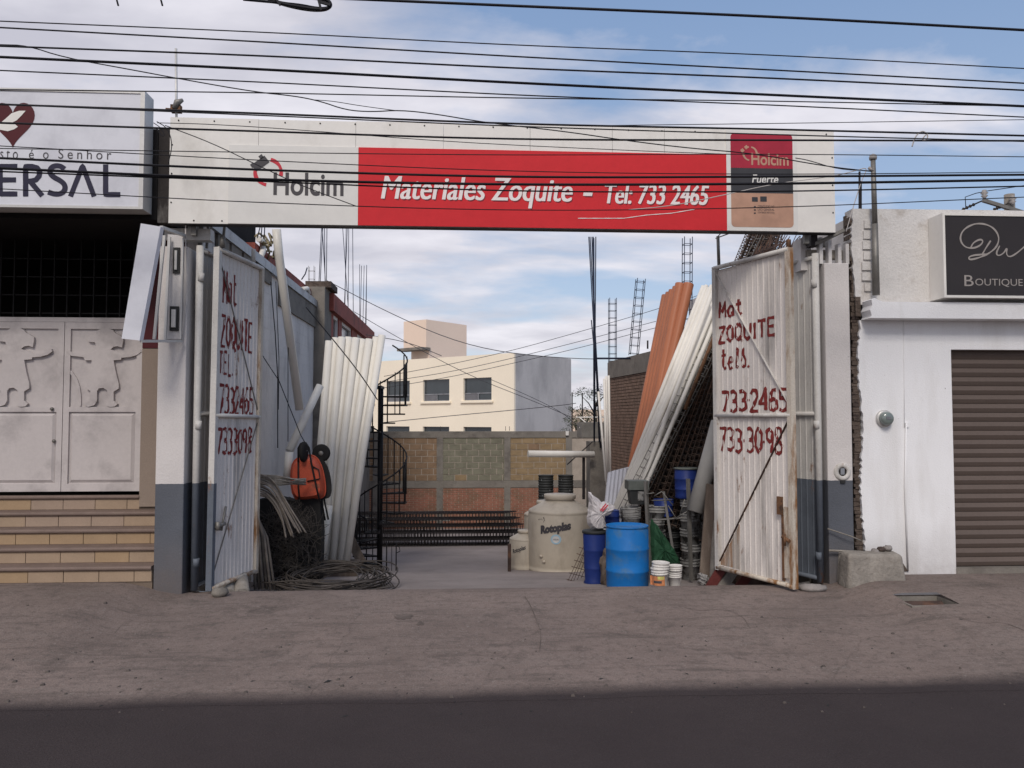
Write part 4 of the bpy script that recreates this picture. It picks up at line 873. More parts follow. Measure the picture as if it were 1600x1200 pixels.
# ================================================================== YARD, LEFT SIDE
XL = -3.32
yw = thing('yard_wall', 'tall whitewashed block wall running back along the left side of the yard', 'wall', (XL, 4, -.3))
yE = AX(490, 600, XL).y
b = MB(); b.box(XL - .2, XL - .012, .5, yE, -1.2, 4.55); b.build('wall_core', 'yard_wall', yw)
b = MB(); z = -1.0; r_ = 0
while z < 4.5:
    y = .5 - (.2 if r_ % 2 else 0)
    while y < yE - .02:
        a = max(y, .5); c = min(y + .394, yE)
        if c - a > .03: pr = random.uniform(-.001, .001); b.box(XL - .013, XL - .009 + pr, a, c, z, min(z + .195, 4.55))
        y += .4
    z += .2; r_ += 1
o = b.build('block_courses', 'yard_wall', yw); o['kind'] = 'stuff'
b = MB(); b.box(XL - .25, XL + .06, .45, yE, 4.551, 4.70); b.build('top_channel', 'galv', yw)
b = MB(); b.box(XL - .01, XL + .035, 2.9, 3.0, -.5, 4.55); b.box(XL - .01, XL + .04, 3.35, 3.41, -.5, 4.55); b.build('wall_conduit', 'yard_wall', yw)
b = MB(); b.box(XL - .6, XL - .08, 3.3, yE + .3, 4.701, 4.94); b.build('brown_parapet', 'brown_paint', yw)
b = MB(); y = 1.0
while y < 3.6:
    b.box(XL + .0, XL + .035, y, y + .5, 4.35, 4.549); y += .62
b.build('channel_brackets', 'concrete', yw)
b = MB(); b.box(XL - .1, XL + .03, 4.6, yE, 4.10, 4.549); b.build('grey_fascia', 'concrete', yw)
# bits of rope and pipe on the wall top
tag(MB().tube([AX(404, 373, XL - .05), AX(410, 378, XL - .05), AX(411, 392, XL - .02), AX(407, 402, XL)], .05, 8).build('pipe_elbow', 'pvc'), 'cream drain pipe elbow on top of the left yard wall', 'pipe')
tag(MB().tube([AX(472, 452, XL - .02), AX(480, 451, XL), AX(482, 458, XL)], .05, 8).build('pipe_elbow', 'pvc'), 'small white pipe end poking out by the red slab', 'pipe')
b = MB(); r = random.Random(4)
for i in range(16):
    p = AX(408 + r.uniform(0, 20), 368 + r.uniform(0, 40), XL - .04); b.tube([p, p + V((r.uniform(-.05, .1), r.uniform(-.2, .2), r.uniform(-.15, .12))), p + V((r.uniform(-.1, .1), r.uniform(-.3, .3), r.uniform(-.2, .1)))], .018, 5)
MT['rope'] = mat('rope', (.30, .25, .15), .9, .25, 8, .3, 60)
tag(b.build('rope_tangle', 'rope'), 'tangle of yellowish rope on top of the yard wall', 'rope')
b = MB(); b.hexa([AX(352, 378, XL - .3), AX(388, 408, XL - .3), AX(390, 402, XL - .7), AX(354, 378, XL - .7)], [AX(357, 368, XL - .3), AX(384, 384, XL - .3), AX(386, 384, XL - .7), AX(360, 366, XL - .7)]); tag(b.build('blue_tarpaulin', 'blue_tarp'), 'dark blue tarpaulin bundle lying on the wall behind the left gate', 'tarp')
# leaning grey-white tube in front of wall
b = MB(); b.tube([A(468, 640, 2.9), A(436, 400, 2.3), A(432, 358, 2.2)], .065, 10); tag(b.build('vent_pipe', 'pvc'), 'thick pale pipe standing against the left yard wall and passing its top', 'pipe')
tag(MB().tube([A(452, 705, 2.9), A(500, 603, 3.4)], .065, 10).build('pvc_pipe', 'pvc'), 'short slanting white pipe between the yard wall and the tall white pipes', 'pipe')
tag(MB().tube([A(449, 745, 2.7), A(452, 706, 2.72)], .065, 10).build('pvc_pipe', 'pvc'), 'stub of cream pipe upright behind the orange wheelbarrow', 'pipe')
# wires on the wall
for pts, rr in (([(423, 440), (430, 520), (434, 590), (434, 700)], .008), ([(452, 480), (450, 560), (450, 690)], .006), ([(400, 540), (436, 595), (470, 680), (478, 694)], .007), ([(431, 440), (436, 560), (435, 640)], .006)):
    tag(MB().tube([A(u, v, 2.6) for u, v in pts], rr, 5).build('hanging_wire', 'cable'), {423: 'long dark wire hanging down the wall left of the vent pipe', 452: 'thin wire hanging right of the vent pipe on the yard wall', 400: 'dark wire slanting down the yard wall to the wheelbarrow', 431: 'shorter dark wire beside the long one on the yard wall'}[pts[0][0]], 'wire', 'wires hanging on the left yard wall')
# red-brown building beyond
rb = thing('brown_house', 'narrow red-brown upper storey with white framed windows beyond the left yard wall', 'building', (-3.3, 12, -1))
y0 = yE + .02; XB = -3.1; yF = 17.0
zt = AX(512, 452, XB).z
b = MB(); b.box(XB - .5, XB + .0, y0, y0 + .9, -1.4, zt); b.build('corner_column', 'concrete', rb)
b = MB(); b.box(XB - .3, XB - .03, y0 + .901, yF, -1.6, 2.2); b.build('lower_wall', 'concrete', rb)
zs1, zs2 = 3.55, 4.55
b = MB(); b.box(XB - .3, XB, y0 + .901, yF, 2.2, 3.55); b.build('wall', 'brown_paint', rb)
b = MB(); b.box(XB - .3, XB + .1, y0 + .6, yF, 4.56, zt - .05); b.build('roof_slab', 'brown_paint', rb)
ww = [(y0 + 1.2, y0 + 2.0), (y0 + 2.5, y0 + 4.3), (y0 + 5.4, yF - .6)]
prev = y0 + .901
for a, c in ww:
    b = MB(); b.box(XB - .3, XB, prev, a, 3.551, 4.559); b.build('wall', 'brown_paint', rb); prev = c
    w_ = MB(); w_.box(XB - .12, XB - .1, a + .02, c - .02, 3.57, 4.54); wo = w_.build('window', 'glass_grey', rb)
    f = MB(); f.box(XB - .09, XB - .03, a, a + .07, 3.552, 4.558); f.box(XB - .09, XB - .03, c - .07, c, 3.552, 4.558); f.box(XB - .09, XB - .03, a + .07, c - .07, 4.48, 4.558); f.box(XB - .09, XB - .03, a + .07, c - .07, 3.552, 3.62); f.box(XB - .09, XB - .03, a + .07, c - .07, 3.9, 3.96); f.build('window_frame', 'sign_white', wo)
b = MB(); b.box(XB - .3, XB, prev, yF, 3.551, 4.559); b.build('wall', 'brown_paint', rb)
b = MB(); b.box(XB - .45, XB + .12, y0 + .1, y0 + 1.0, zt, zt + .14); rk = b.build('rough_slab_edge', 'brick_edge', rb)
def rebar(u0, v0, u1, v1, Y, par=None, m='steel_blue', r=.009):
    p = A(u0, v0, Y); q = A(u1, v1, Y); b = MB(); b.tube([p, q], r, 5); return b.build('rebar', m, par)
for u0, v0, u1, v1 in ((497, 470, 503, 345), (499, 470, 505, 345), (509, 452, 503, 345), (508, 450, 507, 345), (510, 450, 511, 345)): rebar(u0, v0, u1, v1, y0 + .3, rb)
for u0, v0, u1, v1 in ((538, 480, 543, 350), (539, 480, 541, 350), (544, 480, 545, 350), (552, 488, 551, 350), (544, 480, 535, 350)): rebar(u0, v0, u1, v1, y0 + 3.6, rb)
for u0, v0, u1, v1 in ((562, 505, 562, 413), (563, 505, 565, 415), (567, 512, 569, 415), (571, 515, 573, 415), (572, 515, 573, 414)): rebar(u0, v0, u1, v1, yF - 2.2, rb)
for u0, v0, u1, v1 in ((402, 372, 409, 345), (408, 372, 410, 345), (413, 370, 414, 345)): rebar(u0, v0, u1, v1, 3.2, rb)
def cage_mesh(Lc, w_=.10, pitch=.15, r=.005):
    b = MB(); n = 4
    c4 = [(-w_ / 2, -w_ / 2), (w_ / 2, -w_ / 2), (w_ / 2, w_ / 2), (-w_ / 2, w_ / 2)]
    st_ = MB(); z = .04
    while z < Lc:
        for i in range(4):
            a, c = c4[i], c4[(i + 1) % 4]; st_.bar((a[0], a[1], z), (c[0], c[1], z), r * 1.5)
        z += pitch
    return c4, st_
def make_cage(Lc, label, m, w_=.10, pitch=.15, r=.005, group=None):
    t = local_thing('rebar_cage', label, 'rebar cage', group); c4, st_ = cage_mesh(Lc, w_, pitch, r)
    for a, c in c4:
        q = MB(); q.tube([(a, c, 0), (a, c, Lc)], r * 1.3, 4); q.build('long_bar', m, t)
    s = st_.build('stirrups', m, t); s['kind'] = 'stuff'
    return t
def aim(o, p, q, roll=0):   # local +z from p to q
    d = (V(q) - V(p)).normalized(); qt = d.to_track_quat('Z', 'Y'); o.rotation_mode = 'QUATERNION'
    from mathutils import Quaternion
    o.rotation_quaternion = qt @ Quaternion((0, 0, 1), roll); o.location = p
def cage_at(u0, v0, u1, v1, Y, label, m='steel_blue', w_=.2, Y2=None, pitch=.2, r=.007, group=None):
    p = A(u0, v0, Y); q = A(u1, v1, Y2 if Y2 is not None else Y); t = make_cage((q - p).length, label, m, w_, pitch, r, group); aim(t, p, q); return t
cage_at(487, 452, 487, 416, 9.5, 'short pale rebar cage standing on the left roof beyond the wall', 'steel_pale', .13, r=.004)
tag(MB().tube([A(471, 437, 6), A(477, 428, 6), A(480, 418, 6)], .012, 6).build('bent_rod', 'steel_blue'), 'short bent rod with a hook on top of the yard wall', 'rod')

# white tall pipes, left
gW = 'tall white pipes leaning in a fan by the left wall'
tops = [514, 524, 534, 545, 556, 566, 577, 588, 597]; bots = [493, 500, 507, 513, 520, 526, 532, 538, 541]
ty = [533, 528, 527, 527, 528, 530, 530, 527, 524]
labs = ['leftmost of the tall white pipes leaning by the left yard wall', None, None, None, None, None, None, 'second from right of the tall white pipes, leaning outwards', 'rightmost tall white pipe, tilted most toward the spiral stair']
for i in range(9):
    Yb_ = 4.15 + (i % 2) * .06; p = A(bots[i], 876, Yb_); q = A(tops[i], ty[i], 4.6 + (i % 2) * .08)
    b = MB(); b.tube([p, (p + q) / 2 + V((-.03 + .02 * (i > 6), 0, 0)), q], .066, 14); b.v; o = b.build('pvc_pipe', 'pvc')
    if i in (0, 7, 8): tag(o, labs[i], 'pipe', gW)
    else: tag(o, '%s from left of the tall white pipes in the leaning fan by the left wall' % ['', 'second', 'third', 'fourth', 'fifth', 'sixth', 'seventh'][i], 'pipe', gW)
for i in range(7):
    p = A(496 + i * 7, 870, 4.5); q = A(520 + i * 11, 536, 5.0); b = MB(); b.tube([p, q], .066, 12); tag(b.build('pvc_pipe', 'pvc'), '%s from left in the back row of the white pipe fan' % ['first pipe', 'second pipe', 'third pipe', 'fourth pipe', 'fifth pipe', 'sixth pipe', 'seventh pipe'][i], 'pipe', gW)
for i in range(4):
    p = A(488 + i * 5, 878, 4.0); q = A(494 + i * 7, 790, 4.02); b = MB(); b.tube([p, q], .055, 12); tag(b.build('pvc_pipe', 'pvc'), '%s short white pipe end showing below the wheelbarrow' % ['leftmost', 'second', 'third', 'rightmost'][i], 'pipe', 'short white pipes below the wheelbarrow')
# bearer timber under the pipes and dark plank
p = A(488, 884, 4.2); q = A(560, 882, 4.2); b = MB(); b.hexa([(p.x, 4.0, T(0, 4) - .03), (q.x, 4.0, T(0, 4) - .03), (q.x, 4.6, T(0, 4.6) - .03), (p.x, 4.6, T(0, 4.6) - .03)], [(p.x, 4.0, p.z + .04), (q.x, 4.0, p.z + .04), (q.x, 4.6, p.z + .04), (p.x, 4.6, p.z + .04)]); tag(b.build('timber_bearer', 'wood'), 'dark timber block under the tall white pipes', 'timber')
b = MB(); b.bar(A(566, 880, 4.6), A(545, 838, 4.8), .16, .03, up=V((0, 1, 0))); tag(b.build('plank', 'wood'), 'grey plank leaning beside the foot of the white pipes', 'plank')

# spiral staircase
YS = 5.6; c = A(595, 605, YS); base = T(c.x, YS)
sp_ = thing('spiral_staircase', 'black steel spiral staircase with curved railing behind the white pipes', 'staircase', (c.x, YS, base))
ztop_ = A(595, 605, YS).z; rr = .50; cc_ = V((c.x, YS, 0))
b = MB(); b.tube([(c.x, YS, base - .02), (c.x, YS, ztop_)], .052, 12); b.build('centre_pole', 'stair_black', sp_)
pitch = 150 / F * (YS + 9.8); nper = 11
zr = base + .05; k = 0; zt = ztop_ - .02
a_right = 0.0; z_right = A(595, 632, YS).z     # the flight faces right here
def ang(z): return a_right + (z - z_right) / pitch * 2 * pi
pts_out = []; 
while zr < zt:
    a = ang(zr); da = 2 * pi / nper * .98
    tr = MB()
    P = [V((c.x + r * cos(a + s), YS + r * sin(a + s), zr)) for r, s in ((.05, -.3), (rr, -da / 2), (rr, da / 2), (.05, .3))]
    for i in range(4): tr.bar(P[i], P[(i + 1) % 4], .028)
    for f in (.35, .65): tr.bar(P[0].lerp(P[1], f), P[3].lerp(P[2], f), .024)
    for f in (.33, .66): tr.bar(P[0].lerp(P[3], f), P[1].lerp(P[2], f), .018)
    tr.bar(P[1].lerp(P[2], .5) , P[1].lerp(P[2], .5) + V((0, 0, .17)), .02)
    tr.build('tread', 'stair_black', sp_)
    q = MB(); po = P[1].lerp(P[2], .5); q.tube([po, po + V((0, 0, .82))], .013, 5); q.build('baluster', 'stair_black', sp_)
    q = MB(); po = P[1]; q.tube([po, po + V((0, 0, .78))], .010, 5); q.build('baluster', 'stair_black', sp_)
    zr += pitch / nper; k += 1
pts = []; z = base + .05
while z < zt + .05: a = ang(z); pts.append((c.x + rr * cos(a), YS + rr * sin(a), z + .82)); z += .04
q = MB(); q.tube(pts, .015, 6); q.build('handrail', 'stair_black', sp_)
b = MB(); b.box(c.x - .28, c.x + .04, YS - .3, YS + .3, zt - .01, zt + .04); b.build('landing', 'stair_black', sp_)
for u in (604, 612, 619):
    q = MB(); p = A(u, 888, YS - .5); q.tube([(p.x, YS - .5, T(p.x, YS - .5)), (p.x, YS - .5, A(u, 850, YS - .5).z)], .012 if u != 612 else .006, 5); q.build('foot_post', 'stair_black', sp_)
q = MB(); q.tube([A(619, 852, YS - .5), A(624, 855, YS - .5), A(625, 861, YS - .5), A(620, 864, YS - .5)], .007, 5); q.build('scroll', 'stair_black', sp_)

# wheelbarrow hanging
YH = 2.65
wb = thing('wheelbarrow', 'orange wheelbarrow hanging upright on the left wall with its black wheel on top', 'wheelbarrow', tuple(A(485, 815, YH)))
outl = [(458, 722), (470, 713), (484, 711), (495, 715), (503, 730), (508, 755), (508, 772), (502, 778), (470, 782), (462, 779), (456, 766), (455, 740)]
def ring(sc, Y):
    m_ = A(482, 748, YH); return [V((m_.x + (A(u, v, YH).x - m_.x) * sc, Y, m_.z + (A(u, v, YH).z - m_.z) * sc)) for u, v in outl]
outl = [p_ for a_, c_ in zip(outl, outl[1:] + outl[:1]) for p_ in ((a_[0] * .75 + c_[0] * .25, a_[1] * .75 + c_[1] * .25), (a_[0] * .25 + c_[0] * .75, a_[1] * .25 + c_[1] * .75))]
n = len(outl)
def tray(r_list, name, m):
    b = MB(); vs = []
    for rg in r_list: vs += rg
    fs = [(i * n + j, i * n + (j + 1) % n, (i + 1) * n + (j + 1) % n, (i + 1) * n + j) for i in range(len(r_list) - 1) for j in range(n)]
    b.add(vs, [f[::-1] for f in fs] , True); b.add(r_list[-1], [tuple(range(n))][::1]); return b.build(name, m, wb)
tray([ring(1.0, YH), ring(1.03, YH + .012), ring(.97, YH - .03), ring(.86, YH - .16), ring(.80, YH - .18)], 'tray', 'barrow')
b = MB(); rg = ring(1.02, YH); b.tube(rg, .012, 6, closed=True); b.build('tray_rim', 'barrow', wb)
def tb(pts, r, name, m, par=wb): q = MB(); q.tube([A(*p) for p in pts], r, 7); return q.build(name, m, par)
yy = YH - .2
tb([(466, 722, yy), (466, 700, yy), (470, 693, yy), (478, 692, yy), (483, 700, yy), (486, 722, yy), (494, 760, yy), (500, 785, yy)], .014, 'handle_frame', 'stair_black')
tb([(466, 720, yy), (466, 760, yy), (468, 782, yy)], .012, 'frame_tube', 'stair_black')
tb([(489, 729, yy), (498, 734, yy), (500, 748, yy), (480, 752, yy)], .010, 'leg', 'stair_black')
tb([(469, 700, yy + .02), (475, 697, yy + .02), (480, 705, yy + .02)], .01, 'axle_bracket', 'galv')
b = MB(); wc = A(474.5, 706, yy - .02); b.lathe([(.05, -.035), (.12, -.035), (.15, -.02), (.155, 0), (.15, .02), (.12, .035), (.05, .035)], 20); b.xf(Matrix.Translation(wc) @ Matrix.Rotation(rad(82), 4, 'Z') @ Matrix.Rotation(rad(90), 4, 'X')); b.build('wheel', 'rubber', wb)
wb2 = thing('wheelbarrow', 'dark wheelbarrow hanging behind the orange one, its round wheel showing on the right', 'wheelbarrow', tuple(A(500, 815, YH + .2)))
b = MB(); wc = A(502, 708, YH + .1); b.lathe([(.05, -.035), (.11, -.035), (.135, -.02), (.14, 0), (.135, .02), (.11, .035), (.05, .035)], 20); b.xf(Matrix.Translation(wc) @ Matrix.Rotation(rad(90), 4, 'X')); b.build('wheel', 'rubber', wb2); b = MB(); b.lathe([(.001, -.045), (.03, -.045), (.05, -.01), (.05, .01), (.03, .045), (.001, .045)], 14, cap=False); b.xf(Matrix.Translation(wc) @ Matrix.Rotation(rad(90), 4, 'X')); b.build('hub', 'steel_pale', wb2)
b = MB(); vs = ring(1.0, YH + .04) + ring(.9, YH + .22); dxx = V((.09, 0, -.02)); vs = [p + dxx for p in vs]; b.add(vs, [(j, (j + 1) % n, n + (j + 1) % n, n + j) for j in range(n)] + [tuple(range(n)), tuple(range(2 * n - 1, n - 1, -1))]); b.build('tray', 'rubber', wb2)
for pts in ([(502, 780, YH + .1), (508, 813, YH + .1)], [(506, 778, YH + .1), (513, 812, YH + .1)], [(500, 785, YH + .1), (503, 826, YH + .1)]): tb(pts, .014, 'handle', 'stair_black', wb2)

# bent bars and hoses
gT = 'pale bars fanning out toward the wheelbarrow'
r = random.Random(9)
for i in range(9):
    a0 = 742 + i * 1.6; b = MB(); b.tube([A(392, a0, 1.9 + .02 * i), A(430, a0 + 1 + i * .4, 1.95), A(478, 752 + r.uniform(-4, 6), 2.1 + .03 * i)], .011, 5); tag(b.build('pale_bar', 'concrete_pale'), '%s thin pale bar pointing at the orange wheelbarrow' % ['topmost', 'second', 'third', 'fourth', 'middle', 'sixth', 'seventh', 'eighth', 'lowest'][i], 'bar', gT)
def smooth0(pts, it=2):
    for _ in range(it):
        o = [pts[0]]
        for a, c in zip(pts, pts[1:]): o += [(a[0] * .75 + c[0] * .25, a[1] * .75 + c[1] * .25), (a[0] * .25 + c[0] * .75, a[1] * .25 + c[1] * .75)]
        pts = o + [pts[-1]]
    return pts
gH = 'arched grey hoses against the left gate'
for i in range(11):
    f = i / 10; b = MB(); y_ = 1.65 + r.uniform(-.12, .12)
    b.tube([A(u, v, y_) for u, v in smooth0([(392, 742 + f * 34 + r.uniform(-2, 2)), (408, 741 + f * 32), (427 - f * 4, 750 + f * 32 + r.uniform(-3, 3)), (446 - 8 * f, 782 + f * 24), (477 - f * 34 + r.uniform(-3, 3), 836 - r.uniform(-6, 14))])], .0125, 6)
    tag(b.build('hose', 'hose'), '%s of the grey hoses arched from the left gate toward the coil' % ['outermost', 'second outermost', 'third outermost', 'fourth outermost', 'fifth outermost', 'middle one', 'fifth innermost', 'fourth innermost', 'third innermost', 'second innermost', 'innermost'][i], 'hose', gH)
gH2 = 'straight grey tubes leaning on the left gate'
for i in range(6):
    b = MB(); y_ = 1.5 + (.08 if i % 2 else 0); b.tube([A(391 + i * 2.2, 764 + i * 9, y_), A(396 + i * 4.2, 840, y_), A(399 + i * 6, 921, y_ - .05)], .021, 8); tag(b.build('tube', 'hose'), '%s of the straight grey tubes leaning behind the left gate leaf' % ['leftmost', 'second', 'third', 'fourth', 'fifth', 'rightmost'][i], 'tube', gH2)
# dark heap of wire mesh
b = MB(); r = random.Random(12)
cH = A(446, 850, 2.3)
for i in range(700):
    p = cH + V((r.gauss(.03, .27), r.uniform(-.25, .3), r.uniform(-.62, .62))); 
    if p.z > cH.z + .60 - abs(p.x - cH.x - .05) * .5 or abs(p.x - cH.x) > .5: continue
    g = r.uniform(0, 6.28); d_ = V((cos(g), r.uniform(-.5, .5), sin(g))) * .14; b.tube([p - d_, p + V((r.uniform(-.05, .05), 0, r.uniform(-.05, .05))), p + d_], .004, 3, cap=False)
o = b.build('wire_heap', 'hose_dark'); o['kind'] = 'stuff'; tag(o, 'dark heap of tangled wire beside the left gate', 'wire')
b = MB(); pts = [(-.5, -.62), (.46, -.62), (.47, .1), (.44, .62), (.2, .66), (.05, .6), (-.2, .66), (-.5, .62)]; b.prism([(cH.x + x, cH.z + z) for x, z in pts], 2.62, 2.9); tag(b.build('shade_block', 'rubber'), 'black block added as painted shade behind the dark wire heap', 'shade block')  # flat black block added to stand for the deep shade behind the heap
# coil of hose on the ground
gc = A(515, 905, 1.2); b = None; r = random.Random(5)
ctr = V((A(512, 900, 1.6).x, 1.95, 0))
for i in range(26):
    cxo = ctr.x + r.gauss(0, .11); cyo = ctr.y + r.gauss(0, .12); rx = r.uniform(.50, .86); ry = r.uniform(.62, .95); ph = r.uniform(0, 6.28); tz = r.uniform(.0, .16); pts = []
    for j in range(30):
        g = 2 * pi * j / 30; x = cxo + rx * cos(g); y = cyo + ry * sin(g); pts.append((x, y, T(x, y) + .012 + tz + .05 + .04 * sin(2 * g + ph) + .10 * sin(g)))
    q = MB(); q.tube(pts, .010, 5, closed=True)
    if i == 0: coil = thing('hose_coil', 'flat loose coil of dark hose lying at the yard entrance on the left', 'hose coil', (ctr.x, ctr.y, T(ctr.x, ctr.y)))
    q.build('loop', 'hose_dark', coil)
for k_ in range(5):
    q = MB(); x0_ = A(585 + k_ * 4, 905, 1.4).x; pts = [(x0_ - .35, 2.2, T(0, 2.2) + .1), (x0_, 1.9, T(0, 1.9) + .12), (x0_ + .12, 1.5, T(0, 1.5) + .05), (x0_ + .02 - .05 * k_, 1.1, T(0, 1.1) + .02)]; q.tube(pts, .009, 5); q.build('loose_end', 'hose_dark', coil)
# concrete pipes under the left gate
for u, nm in ((358, 'left'), (380, 'right')):
    p = A(u - 9, 893, .9); q = A(u + 5, 922, .55); b = MB(); b.tube([V((p.x - .08, 1.3, p.z - .02)), V((q.x, .35, q.z - .03))], .095, 16); tag(b.build('concrete_pipe', 'concrete_pale'), 'short grey concrete pipe poking out under the left gate, %s one of two' % nm, 'pipe')

# ================================================================== BACK WALL
YW = 17.2
bw = thing('block_wall', 'boundary wall at the back of the yard with coloured blocks above red brick', 'wall', (0, YW, -1.6))
def zz(py): return A(740, py, YW).z
zT, zb1, zb2, zb3, z4 = zz(674), zz(684), zz(751), zz(762), -1.75
b = MB(); b.box(-9, 6, YW, YW + .2, zb1, zT); b.build('top_beam', 'concrete', bw)
b = MB(); b.box(-9, 6, YW + .0, YW + .2, zb3, zb2); b.build('middle_beam', 'concrete', bw)
b = MB(); b.box(-9, 6, YW + .035, YW + .19, zb2, zb1); b.build('mortar_backing', 'mortar', bw)
cols = [(X_at(u, YW) - .09, X_at(u, YW) + .12) for u in (505, 596 - 8, 687, 792, 888)]
for a, c in cols:
    for (u_, v_) in ((zb2, zb1), (z4, zb3)):
        b = MB(); b.box(a, c, YW - .004, YW + .199, u_ + .001, v_ - .001); b.build('column', 'concrete', bw)
spans = [(cols[0][1], cols[1][0], 'block_a'), (cols[1][1], cols[2][0], 'block_a'), (cols[2][1], cols[3][0], 'block_b'), (cols[3][1], cols[4][0], 'block_c'), (cols[4][1], 3.3, 'block_b')]
rnd = random.Random(3); cnt = 0
for a, c, m in spans:
    for (x0_, x1_, q0, q1, pr) in bricks(a + .005, c - .005, zb2 + .006, zb1 - .004, .38, (zb1 - zb2) / 7 - .020, .021, rnd=rnd):
        q = MB(); d1, d2, d3 = (rnd.uniform(0, .014) for _ in range(3)); y_ = YW + .016
        q.hexa([(x0_, y_ + d1, q0), (x1_, y_ + d2, q0), (x1_, YW + .034, q0), (x0_, YW + .034, q0)], [(x0_, y_ + d3, q1), (x1_, y_ + d1, q1), (x1_, YW + .034, q1), (x0_, YW + .034, q1)])
        q.build('block', m if rnd.random() < .96 else rnd.choice(['block_a', 'block_c']), bw); cnt += 1
b = MB()
for (x0_, x1_, q0, q1, pr) in bricks(-9, 3.3, z4, zb3 - .004, .24, .06, .012, rnd=rnd): b.box(x0_, x1_, YW + .015 + pr * .1, YW + .03, q0, q1)
o = b.build('red_brickwork', 'brick_red', bw); o['kind'] = 'stuff'
b = MB(); b.box(-9, 6, YW + .031, YW + .18, z4, zb3 - .002); b.build('brick_backing', 'mortar', bw)
for u in (688, 790, 796):
    q = MB(); p = A(u, 673, YW); q.tube([p, p + V((0, 0, .15))], .008, 4); q.build('rebar_stub', 'steel_dark', bw)
p = A(886, 677, YW - .02); tag(MB().box(p.x - .05, p.x + .05, YW - .08, YW - .001, p.z - .07, p.z + .07).build('white_fixture', 'sign_white'), 'small white box fixed at the right end of the back wall top', 'box')

# cages stacked in front of wall
gC = 'rebar cages stacked flat in front of the back wall'
proto = make_cage(6.4, 'lowest layer of rebar cages stacked before the back wall', 'steel_dark', .15, .16, .006, gC)
lays = ['bottom', 'second', 'third', 'fourth', 'top']; first = True
for lay in range(5):
    for dpt in range(5):
        o = proto if first else dup(proto); first = False
        Yc = 10.4 + dpt * .19 + lay * .03; xr = A(815 - lay * 6 + dpt * 4, 850, Yc).x; z = T(0, Yc) + .08 + lay * .165
        place(o, (xr, Yc, z + .0), (0, rad(-90), 0), label='dark rebar cage in the %s layer of the stack before the back wall, %s row' % (lays[lay], ['front', 'second', 'middle', 'fourth', 'rear'][dpt]))
        o.rotation_euler = (rad(random.uniform(-.2, .2)), rad(-90 + random.uniform(-.25, .25)), 0)
b = MB(); x0_, x1_ = A(480, 800, 11).x, A(820, 800, 11).x; x = x0_
while x < x1_: b.bar((x, 11.4, T(0, 11.4)), (x, 11.4, A(700, 803, 11.4).z), .008); x += .09
for v in (803, 813, 823): b.bar((x0_, 11.39, A(700, v, 11.4).z), (x1_, 11.39, A(700, v, 11.4).z), .007)
tag(b.build('wire_mesh_sheet', 'steel_rusty'), 'sheet of upright wire mesh standing behind the stacked cages', 'mesh')
b = MB(); b.tube([A(500, 808, 11.2), A(703, 813, 11.2)], .028, 8); tag(b.build('pvc_pipe', 'pvc'), 'thin white pipe lying on top of the stacked rebar cages', 'pipe')

# ================================================================== WATER TANKS
def tank(u, v_top, v_base, wpx, label, txt=True, Y=None, cap=True, sc=1.0):
    # find Y so that the base sits on the ground
    d = G(u, v_base); Y = d.y if Y is None else Y
    x = A(u, v_base, Y).x; z0 = T(x, Y); r_ = wpx / 2 / F * (Y + 9.8); zt_ = A(u, v_top, Y).z; H = zt_ - z0
    Y += r_ * .0
    t = thing('water_tank', label, 'water tank', (x, Y, z0)); t['_o'] = (0, 0, 0)
    pr = [(r_ * .97, 0), (r_, .03), (r_, .06), (r_ * .985, .075), (r_ * .985, .12), (r_, .14), (r_, H * .735), (r_ * .985, H * .75), (r_ * .985, H * .765), (r_, H * .78), (r_ * .97, H * .80), (r_ * .52, H * .905), (r_ * .46, H * .915), (r_ * .46, H * .94)]
    MB().lathe(pr, 40).build('tank_body', 'tank', t)
    MB().lathe([(r_ * .46, H * .935), (r_ * .50, H * .94), (r_ * .505, H * .985), (r_ * .49, H), (.001, H * 1.002)], 32, cap=False).build('lid', 'tank_lid', t)
    return t, r_, H, Y
tk, r_, H, Yt_ = tank(875, 772, 890, 99, 'large beige water tank with black lettering and a round blue sticker')
def wrap(cu, r_, a0, z0, slope=0):
    def f(X, Z): a = -pi / 2 + X; return V(((r_ + .006) * cos(a + 0), (r_ + .006) * sin(a), Z + slope * X))
    return f
a_c = atan2(CAM.x - tk.location.x, -(CAM.y - tk.location.y))   # facing offset
text_mb('Rotoplas', a_c - .62, a_c + .34, H * .54, H * .68, 0, bold=.075, xf=wrap(0, r_, 0, 0, .10)).build('lettering', 'text_dark', tk)
b = MB(); f = wrap(0, r_ , 0, 0); vs = [f(a_c - .12, H * .46)] + [f(a_c - .12 + .16 * cos(2 * pi * i / 20), H * .46 + .088 * sin(2 * pi * i / 20)) for i in range(20)]; b.add(vs, [(0, i + 1, (i + 1) % 20 + 1) for i in range(20)]); b.build('round_sticker', 'sticker', tk)
b = MB(); f = wrap(0, r_ + .003, 0, 0); vs = [f(a_c - .12 + .11 * cos(2 * pi * i / 20), H * .46 + .06 * sin(2 * pi * i / 20)) for i in range(20)]; b.add(vs, [tuple(range(20))]); b.build('sticker_centre', 'bucket_white', tk)
text_mb('AGUA', a_c - .20, a_c - .04, H * .45, H * .47, 0, xf=wrap(0, r_ + .007, 0, 0)).build('lettering', 'text_navy', tk)
b = MB()
for j in range(6): ribbon(b, arc(a_c - .56, H * .665, .05 + .05 * (j % 3), .05 + .02 * (j % 3), 10 + 25 * j, 30 + 25 * j, 4), .008, wrap(0, r_, 0, 0))
b.build('logo_rays', 'text_dark', tk)
b = MB(); f = wrap(0, r_, 0, 0)
for x_, z_ in ((-.62, .17), (-.72, .235)): p = f(x_, H * z_); b.lathe([(.001, -.02), (.03, -.02), (.03, .02), (.001, .02)], 10, c=p)
